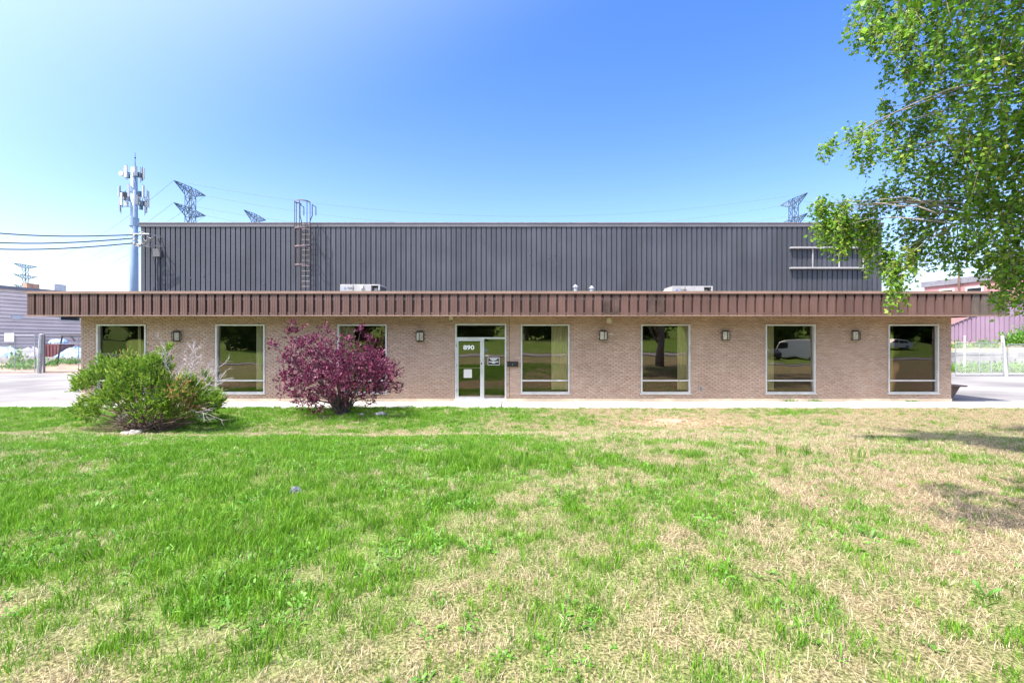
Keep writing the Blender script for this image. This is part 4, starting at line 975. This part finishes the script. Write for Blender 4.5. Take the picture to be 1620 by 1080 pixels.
# ---- juniper
def juniper():
    Y = 11.4; base = Vector((PX(235, Y), Y, float(lawn_z(PX(235, Y), Y))-.02)); t = thing('juniper_bush', base, 'sprawling green juniper bush with grey dead twigs', 'bush')
    cl = [(138,604,.26),(125,612,.16),(160,590,.24),(163,572,.13),(185,580,.24),(205,568,.2),(216,586,.3),(240,577,.24),(255,562,.15),(266,553,.09),(262,580,.2),(245,600,.34),(190,606,.3),(150,640,.28),(128,650,.2),(145,655,.2),(175,630,.26),(205,628,.28),(300,608,.15),(322,594,.08),(316,616,.19),(285,620,.34),(260,630,.34),(325,628,.22),(338,634,.1),(300,645,.26),(230,648,.28),(265,652,.24),(330,606,.12),(200,652,.2),(320,645,.18)]
    K = []
    for a, b, r in cl:
        for dy in ((-.5, .45) if r > .22 else (random.uniform(-.3, .2),)): K.append((P(a, b, Y+dy+random.uniform(-.15, .15)), r))
    K += [(Vector((base.x+random.uniform(-1.1, 1.2), base.y+random.uniform(.5, 1.3), random.uniform(.5, 1.2))), .32) for _ in range(10)]
    K = [(c, r) for c, r in K]
    st = MB()
    for c, r in K:
        s = base+Vector((random.uniform(-.3, .3), random.uniform(-.2, .2), 0)); m = s.lerp(c, .5)+Vector((0, 0, .1)); st.tube([s, m, c], [.03, .016, .005], 5)
    for _ in range(90):
        a = random.uniform(0, 6.28); q = random.uniform(.4, 1.5); s = base+Vector((random.uniform(-.5, .5), random.uniform(-.3, .2), 0)); e = s+Vector((q*math.cos(a), q*.6*math.sin(a)-.2, random.uniform(.15, .7))); st.tube([s, s.lerp(e, .5)+Vector((0, 0, .08)), e], [.014, .009, .003], 4)
    st.build('stems', 'bark_juniper', t)
    dt = MB()
    def dead(s, d, L, r, lev):
        e = s+d*L; m = s.lerp(e, .5)+Vector((random.gauss(0, .03), random.gauss(0, .03), random.gauss(0, .03)))*L*2; dt.tube([s, m, e], [r, r*.7, r*.3], 4, False)
        if lev:
            for _ in range(5): k = random.uniform(.2, 1); dead(s.lerp(e, k), (d+Vector(rand_dir(1)[0])*.75).normalized(), L*random.uniform(.3, .55), r*.55, lev-1)
    for a, b, a2, b2 in ((290,600,303,552),(280,595,285,556),(295,610,312,560),(300,600,306,548),(262,580,260,540),(310,610,330,577),(320,615,348,578),(325,600,338,568),(275,600,292,575),(270,590,252,560),(320,625,360,588),(240,590,246,566),(200,640,150,600),(210,650,178,668),(255,655,240,620),(290,640,330,655)):
        s, e = P(a, b, Y-.35), P(a2, b2, Y-.35+random.uniform(-.2, .2)); dead(s, (e-s).normalized(), (e-s).length*.97, .009, 2); s2 = s+Vector((random.gauss(0, .12), random.gauss(0, .1), random.gauss(0, .08))); e2 = e+Vector((random.gauss(0, .15), random.gauss(0, .1), random.gauss(0, .06))); dead(s2, (e2-s2).normalized(), (e2-s2).length*.7, .006, 1)
    tag(dt.build('dead_twigs', 'dead_twig', t), kind='stuff')
    Cs = []; Ds = []; V = []; Us = []
    for c, r in K:
        px = 810+c.x/c.y*F; brown = random.random() < .1
        for _ in range(int(115*(r/.28)**2)+8):
            u = rand_dir(1)[0]; s = np.array(c)+u*r*random.random()**.45; out = s-np.array([base.x, base.y+.1, .35]); out /= np.linalg.norm(out)
            d = out*.7+np.array([0, 0, .35])+rng.normal(0, .35, 3); d /= np.linalg.norm(d); ln_ = random.uniform(.08, .18); tone = (1.0 if random.random() < .6 else .3) if brown else min(.93, max(0, random.gauss(.48, .22)))
            for k in range(13):
                q = k/13; Cs.append(s+d*ln_*q); z = d*.8+rand_dir(1)[0]*.75*(1.1-q); Ds.append(z); V.append(min(1 if brown else .93, max(0, tone+q*.18+random.gauss(0, .08))))
    C = np.array(Cs); n = len(C); L = rng.uniform(.035, .068, n)
    link_mesh('foliage', leaves_mesh('foliage', C-np.array(base), np.array(Ds), rand_dir(n), L, L*.2, np.array(V), 'juniper_leaf'), t, base)
juniper()

# ------------------------------------------------------------------ grass
def tuft(name, mname, nb, rad, hmin, hmax, wmin, wmax, lean, seed, flat=0):
    g = np.random.default_rng(seed); v = []; f = []; vals = []
    for _ in range(nb):
        a = g.uniform(0, 6.28); r = rad*math.sqrt(g.random()); x, y = r*math.cos(a), r*math.sin(a); h = g.uniform(hmin, hmax); w_ = g.uniform(wmin, wmax); b = g.uniform(0, 6.28); ln_ = g.uniform(.15, 1)*lean*h
        dx, dy = math.cos(b)*ln_, math.sin(b)*ln_; s = g.uniform(0, 6.28); sx, sy = math.cos(s)*w_/2, math.sin(s)*w_/2; hz = h*(1-flat*g.random())
        n = len(v); v += [(x-sx, y-sy, -.012), (x+sx, y+sy, -.012), (x+dx*.35-sx*.9, y+dy*.35-sy*.9, hz*.6), (x+dx*.35+sx*.9, y+dy*.35+sy*.9, hz*.6), (x+dx, y+dy, hz*(1-.25*lean*g.random()))]
        f += [(n, n+1, n+3), (n, n+3, n+2), (n+2, n+3, n+4)]; q = float(np.clip(g.normal(.5, .25), 0, 1)); vals += [q]*5
    return np_mesh(name, np.array(v), np.array(f), mname, vals)
def rosette(name, seed, nl, L0, L1, w0, mname='weed_leaf', up=.5):
    g = np.random.default_rng(seed); v = []; f = []; vals = []
    for i in range(nl):
        a = 6.28*i/nl+g.uniform(-.4, .4); L = g.uniform(L0, L1); w_ = w0*g.uniform(.7, 1.2); c, s = math.cos(a), math.sin(a); n = len(v); q = float(np.clip(g.normal(.55, .2), 0, 1)); u = up*g.uniform(.5, 1.4)
        for k, (t_, ww) in enumerate(((.0, .15), (.3, .6), (.6, 1), (.85, .8), (1.0, .05))):
            r = L*t_; z = L*u*(t_-.55*t_*t_)*1.3; wob = (1 if k % 2 else .8)
            for sd_ in (-1, 1): v.append((r*c-sd_*s*w_*ww*wob, r*s+sd_*c*w_*ww*wob, z+.006*(1 if ww > .3 else 0))); vals.append(min(1, q+.1*t_))
        for k in range(4): f.append((n+2*k, n+2*k+1, n+2*k+3, n+2*k+2))
    return np_mesh(name, np.array(v), np.array(f), mname, vals)
def scatter(name, label, pts, rot, scl, tilt, protos, cat):
    """one mesh of points; geometry nodes put a tuft on each"""
    root_ = None
    idx = rng.integers(0, len(protos), len(pts))
    for k, pm_ in enumerate(protos):
        po = bpy.data.objects.new('tuft_source', pm_)          # not linked to the scene: only instanced
        sel = idx == k; n = int(sel.sum()); me = bpy.data.meshes.new(name); me.vertices.add(n); me.vertices.foreach_set('co', pts[sel].astype(np.float32).ravel())
        a = me.attributes.new('rot', 'FLOAT_VECTOR', 'POINT'); rv = np.stack([tilt[sel, 0], tilt[sel, 1], rot[sel]], 1).astype(np.float32); a.data.foreach_set('vector', rv.ravel())
        a = me.attributes.new('scl', 'FLOAT', 'POINT'); a.data.foreach_set('value', scl[sel].astype(np.float32))
        o = bpy.data.objects.new(name, me); COL.objects.link(o)
        if root_ is None: root_ = o; tag(o, label, cat, kind='stuff')
        else: o.parent = root_; tag(o, kind='stuff')
        ng = bpy.data.node_groups.new(name, 'GeometryNodeTree'); ng.interface.new_socket('Geometry', in_out='INPUT', socket_type='NodeSocketGeometry'); ng.interface.new_socket('Geometry', in_out='OUTPUT', socket_type='NodeSocketGeometry')
        N = ng.nodes; gi = N.new('NodeGroupInput'); go = N.new('NodeGroupOutput'); mp = N.new('GeometryNodeMeshToPoints'); ip = N.new('GeometryNodeInstanceOnPoints'); oi = N.new('GeometryNodeObjectInfo'); oi.inputs[0].default_value = po
        ra = N.new('GeometryNodeInputNamedAttribute'); ra.data_type = 'FLOAT_VECTOR'; ra.inputs[0].default_value = 'rot'; sa = N.new('GeometryNodeInputNamedAttribute'); sa.data_type = 'FLOAT'; sa.inputs[0].default_value = 'scl'
        er = N.new('FunctionNodeEulerToRotation'); Lk = ng.links.new
        Lk(gi.outputs[0], mp.inputs['Mesh']); Lk(mp.outputs[0], ip.inputs['Points']); Lk(oi.outputs['Geometry'], ip.inputs['Instance'])
        Lk(ra.outputs[0], er.inputs[0]); Lk(er.outputs[0], ip.inputs['Rotation']); Lk(sa.outputs[0], ip.inputs['Scale']); Lk(ip.outputs[0], go.inputs[0])
        md = o.modifiers.new('tufts', 'NODES'); md.node_group = ng
def pool(n):
    """random lawn points, denser near the photographer"""
    y = 1.2+(WALK-1.24)*rng.random(n)**1.05; x = (rng.random(n)*2-1)*(1.2*y+1.6); return x, y
def place(n, keep):
    y = rng.random(n)*(WALK+.05-1.0)+1.0; hw = 1.2*y+1.8; x = (rng.random(n)*2-1)*19.0; ok = np.abs(x) < hw; x, y = x[ok], y[ok]
    k = rng.random(len(x)) < keep(x, y); x, y = x[k], y[k]; z = lawn_z(x, y); n = len(x)
    return np.stack([x, y, z], 1), rng.uniform(0, 6.28, n), rng.normal(0, .12, (n, 2))
near = lambda y: np.clip(1.25-.045*y, .6, 1)
pts, ro, ti = place(90000, lambda x, y: near(y)*np.clip(green(x, y)*1.5-.12+(fbm(x+9, y+4, .45)-.5)*1.5, .17, 1))
sc = rng.uniform(.6, 1.15, len(pts))*(.55+.65*green(pts[:, 0], pts[:, 1]))
scatter('green_grass', 'short green grass blades growing through the lawn', pts, ro, sc, ti, [tuft('tuft', 'grass_green', 26, .085, .035, .10, .003, .0065, .8, s) for s in (1, 2, 3, 4)], 'grass')
pts, ro, ti = place(90000, lambda x, y: near(y)*np.clip(1.0-green(x, y)*.75, .25, 1)*(1-np.exp(-(((x-4.4)/.9)**2+((y-12.0)/.45)**2))))
scatter('dry_grass', 'dry straw coloured grass mixed through the lawn', pts, ro, rng.uniform(.6, 1.1, len(pts)), ti, [tuft('straw', 'grass_straw', 26, .10, .03, .085, .0018, .0036, 1.6, s, .6) for s in (5, 6, 7, 8)], 'grass')
pts, ro, ti = place(110000, lambda x, y: np.clip((green(x, y)-.28)*1.2+.2*(x < .5)*(y > 2.5), .06, .8)*(vnoise(x+3, y, .45) > .48))
scatter('lawn_weeds', 'broad-leaved weeds scattered in the green lawn patches', pts, ro, rng.uniform(.3, .85, len(pts)), ti*2.2, [rosette('weed', 11, 6, .05, .10, .013, up=.6), rosette('weed', 12, 4, .05, .11, .017, up=.9), rosette('weed', 13, 8, .035, .08, .012, up=.5), rosette('weed', 14, 5, .05, .12, .009, up=1.2), rosette('weed', 15, 3, .06, .13, .018, up=.7), rosette('weed', 16, 5, .03, .07, .014, up=.9)], 'weeds')
# a longer lush tuft strip in mid lawn
def strip(x, y): return np.exp(-(((x-(-.5))/1.15)**2+((y-6.0)/.22)**2))+.8*np.exp(-(((x-4.3)/.5)**2+((y-6.6)/.12)**2))
pts, ro, ti = place(60000, lambda x, y: strip(x, y)*.8)
scatter('long_grass', 'lush longer green grass strip in the middle of the lawn', pts, ro, rng.uniform(.6, 1.05, len(pts)), ti, [tuft('long', 'grass_green', 18, .06, .1, .22, .004, .008, .45, s) for s in (9, 10)], 'grass')

# ------------------------------------------------------------------ small lawn things
sx, sy = 4.25, 12.25; sz = float(lawn_z(sx, sy)); t = thing('tree_stump', (sx, sy, sz), 'flat pale tree stump cut level with the bare lawn patch', 'stump')
pr = [(sx+.36*(1+.18*math.sin(a*3)+.07*math.sin(a*7))*math.cos(a), sy+.3*(1+.15*math.sin(a*4))*math.sin(a)) for a in np.linspace(0, 6.28, 22)[:-1]]
MB().prism(pr, sz-.1, sz+.03, 'z').build('cut_face', 'stump_wood', t)
MB().prism([((x-sx)*1.12+sx, (y-sy)*1.12+sy) for x, y in pr], sz-.12, sz+.015, 'z').build('bark', 'bark_juniper', t)
cmb = MB()
for _ in range(1700):
    x, y = random.gauss(4.45, .75), random.gauss(12.0, .42); s = random.uniform(.015, .05); z = float(lawn_z(x, y))+.01; a = random.uniform(0, 3.14); c_, s_ = math.cos(a), math.sin(a)
    cmb.add([(x-c_*s, y-s_*s, z), (x+s_*s*.4, y-c_*s*.4, z+s*.3), (x+c_*s, y+s_*s, z+random.uniform(0, s*.6)), (x-s_*s*.4, y+c_*s*.4, z)], [(0, 1, 2), (0, 2, 3)])
tag(cmb.build('wood_chips', 'chips'), 'orange wood chips and dirt spread round the stump', 'wood chips', kind='stuff')
def rock(px, Y, r, mname, label, fl=.5):
    x = PX(px, Y); z = float(lawn_z(x, Y)); bm = bmesh.new(); bmesh.ops.create_icosphere(bm, subdivisions=2, radius=1)
    for v in bm.verts: k = 1+.22*math.sin(v.co.x*5+px)+.18*math.sin(v.co.y*7+px*2); v.co = Vector((v.co.x*r*k, v.co.y*r*.8*k, v.co.z*r*fl*k+r*fl*.4))
    me = bpy.data.meshes.new('rock'); bm.to_mesh(me); bm.free(); me.materials.append(M[mname]); tag(link_mesh('stone', me, None, (x, Y, z)), label, 'stone')
rock(208, 10.7, .22, 'stone_pale', 'flat pale stone at the foot of the juniper', .3)
rock(467, 4.85, .06, 'stone_blue', 'small bluish grey stone lying in green grass', .8)
rock(603, 13.3, .16, 'stone_pale', 'pale greyish stone on the soil beside the purple shrub', .5)
rock(572, 13.25, .12, 'dead_twig', 'brownish stone close under the purple shrub', .4)

# weeds by the fences
def weed_clump(x, y, z, r, h, n, label, grp, ls=1.0):
    C = np.clip(rng.normal(0, 1, (n, 3)), -1.25, 1.25)*np.array([r, r*.6, 0]); C[:, 2] = np.abs(rng.normal(0, h*.5, n)); D = rng.normal(0, .6, (n, 3)); D[:, 2] = np.abs(D[:, 2])+.5; L = rng.uniform(.12, .3, n)*ls
    o = link_mesh('weed_clump', leaves_mesh('weed_clump', C, D, rand_dir(n), L, L*.2, rng.random(n), 'weed_leaf'), None, (x, y, z)); tag(o, label, 'weeds', grp, 'stuff' if ls < 1 else None)
for px in np.arange(1515, 1700, 9): weed_clump(PX(px, 32), 32+random.uniform(-.6, .6), -.03, .5, .5, 260, 'rough green weeds growing at the foot of the block wall', 'weeds along the block wall')
for px, y, z in ((1519, 35, 1.55), (1555, 35.5, 1.6), (1562, 35, 1.55)): weed_clump(PX(px, y), y, z, .5, .5, 260, 'green weed clump on top of the block wall', 'weeds on the block wall')
for px in (1604, 1612, 1620, 1630, 1642): weed_clump(PX(px, 35.5), 35.5, 1.7+.02*(px-1604), .7, .9, 420, 'dense bright green shrubs before the purple cladding', 'shrubs before purple cladding')
for px, y in ((76, 37), (54, 39), (118, 39), (42, 34), (20, 34.5), (100, 39.5)): weed_clump(PX(px, y), y, ldz(y), .5, .45, 200, 'scruffy green weed clump in the dirt yard', 'weeds in the dirt yard')
for px, y in ((1444, 16.1), (1290, 16.15), (1250, 16.15)): weed_clump(PX(px, y), y, .01, .14, .02, 40, 'tiny weeds sprouting where walkway meets the wall', 'weeds at the wall foot', .35)
weed_clump(PX(27, 36), 36, .1, .35, 1.3, 320, 'tall scraggly yellowish weed beside the fence sign', None)

# ------------------------------------------------------------------ what the window glass reflects: trees and parked vehicles across the street
def tree_proto(h, r, seed):
    t = thing('roadside_tree', (0, 0, 0), 'x', 'tree', 'trees across the street'); g = np.random.default_rng(seed)
    MB().tube([(0, 0, -.2), (.1, 0, h*.35), (0, .1, h*.75)], [.28, .2, .06], 8).build('trunk', 'bark_juniper', t)
    K = rand_dir(40, g)*np.array([r*1.15, r*.9, h*.45])*g.uniform(.3, 1, (40, 1))+np.array([0, 0, h*.42]); C = K[g.integers(0, 40, 7000)]+g.normal(0, .55, (7000, 3)); C[:, 2] = np.maximum(C[:, 2], .1); L = g.uniform(.3, .6, 7000)
    link_mesh('crown', leaves_mesh('crown', C, rand_dir(7000, g), rand_dir(7000, g), L, L*.4, g.random(7000), 'tree_leaf'), t); return t
pro = [tree_proto(11, 3.4, 1), tree_proto(13, 3.8, 2)]; tl = ['broad green tree on the bank across the street', 'taller green tree on the bank across the street']
for i, x in enumerate(range(-84, 96, 5)):
    k = i % 2; o = pro[k] if i < 2 else copy_tree(pro[k]); yy = -44+3*math.sin(i*2.3); o.location = (x+2*math.sin(i*1.9), yy, float(bank_z(x, yy))); o.rotation_euler.z = i*1.3; o['label'] = tl[k]
def vehicle(prof, glass, wd, wheels, wr, body_m, loc, rz, name, label, cat):
    t = thing(name, (0, 0, 0), label, cat)
    o = MB().prism(prof, -wd/2, wd/2).build('body', body_m, t); bevel(o, .07, 3)
    for q in glass:
        MB().prism(q, -wd/2-.004, -wd/2+.02).build('window', 'vehicle_glass', t); MB().prism(q, wd/2-.02, wd/2+.004).build('window', 'vehicle_glass', t)
    for x in wheels:
        for s in (-1, 1):
            y = s*(wd/2-.1); wv = MB().tube([(x, y-.11, wr), (x, y+.11, wr)], wr, 18).build('wheel', 'tyre', t); MB().tube([(x, y-.12*1 if s < 0 else y+.1, wr), (x, y-.1 if s < 0 else y+.12, wr)], wr*.6, 14).build('rim', 'galvanised', wv)
    xf = min(p[0] for p in prof)
    for s in (-1, 1): box(xf-.01, xf+.12, s*(wd/2-.42)-.14, s*(wd/2-.42)+.14, .68, .84).build('headlight', 'headlamp', t)
    t.location = loc; t.rotation_euler.z = rz; return t
vp = [(-2.9, .35), (2.9, .35), (2.95, 2.4), (2.8, 2.65), (-1.0, 2.65), (-1.6, 2.35), (-2.1, 1.45), (-2.85, 1.2), (-2.95, .8)]
cp_ = [(-2.15, .3), (2.1, .3), (2.15, .9), (1.95, 1.05), (1.3, 1.42), (-.2, 1.46), (-1.05, .98), (-1.95, .82), (-2.18, .6)]
zq = float(bank_z(36, -26))
vehicle(vp, [[(-1.95, 1.5), (-.7, 1.5), (-.7, 2.25), (-1.5, 2.25)]], 2.0, (-1.9, 1.9), .36, 'car_white', (37.5, -28, zq), R(35), 'cargo_van', 'tall white cargo van parked across the street', 'van')
vehicle(cp_, [[(-.95, .98), (.1, .98), (.1, 1.38), (-.25, 1.4)], [(.18, .98), (1.6, .98), (1.25, 1.36), (.18, 1.38)]], 1.75, (-1.35, 1.3), .31, 'car_silver', (40.5, -24.5, zq-.1), R(20), 'parked_car', 'silver hatchback parked before the white van', 'car')
vehicle(cp_, [[(-.95, .98), (.1, .98), (.1, 1.38), (-.25, 1.4)], [(.18, .98), (1.6, .98), (1.25, 1.36), (.18, 1.38)]], 1.75, (-1.35, 1.3), .31, 'car_dark', (33, -27, zq), R(80), 'parked_car', 'black car parked left of the white van', 'car')
vehicle(cp_, [[(-.95, .98), (.1, .98), (.1, 1.38), (-.25, 1.4)], [(.18, .98), (1.6, .98), (1.25, 1.36), (.18, 1.38)]], 1.75, (-1.35, 1.3), .31, 'car_white', (54, -31, float(bank_z(54, -31))), R(10), 'parked_car', 'white car parked on the green bank across the street', 'car')
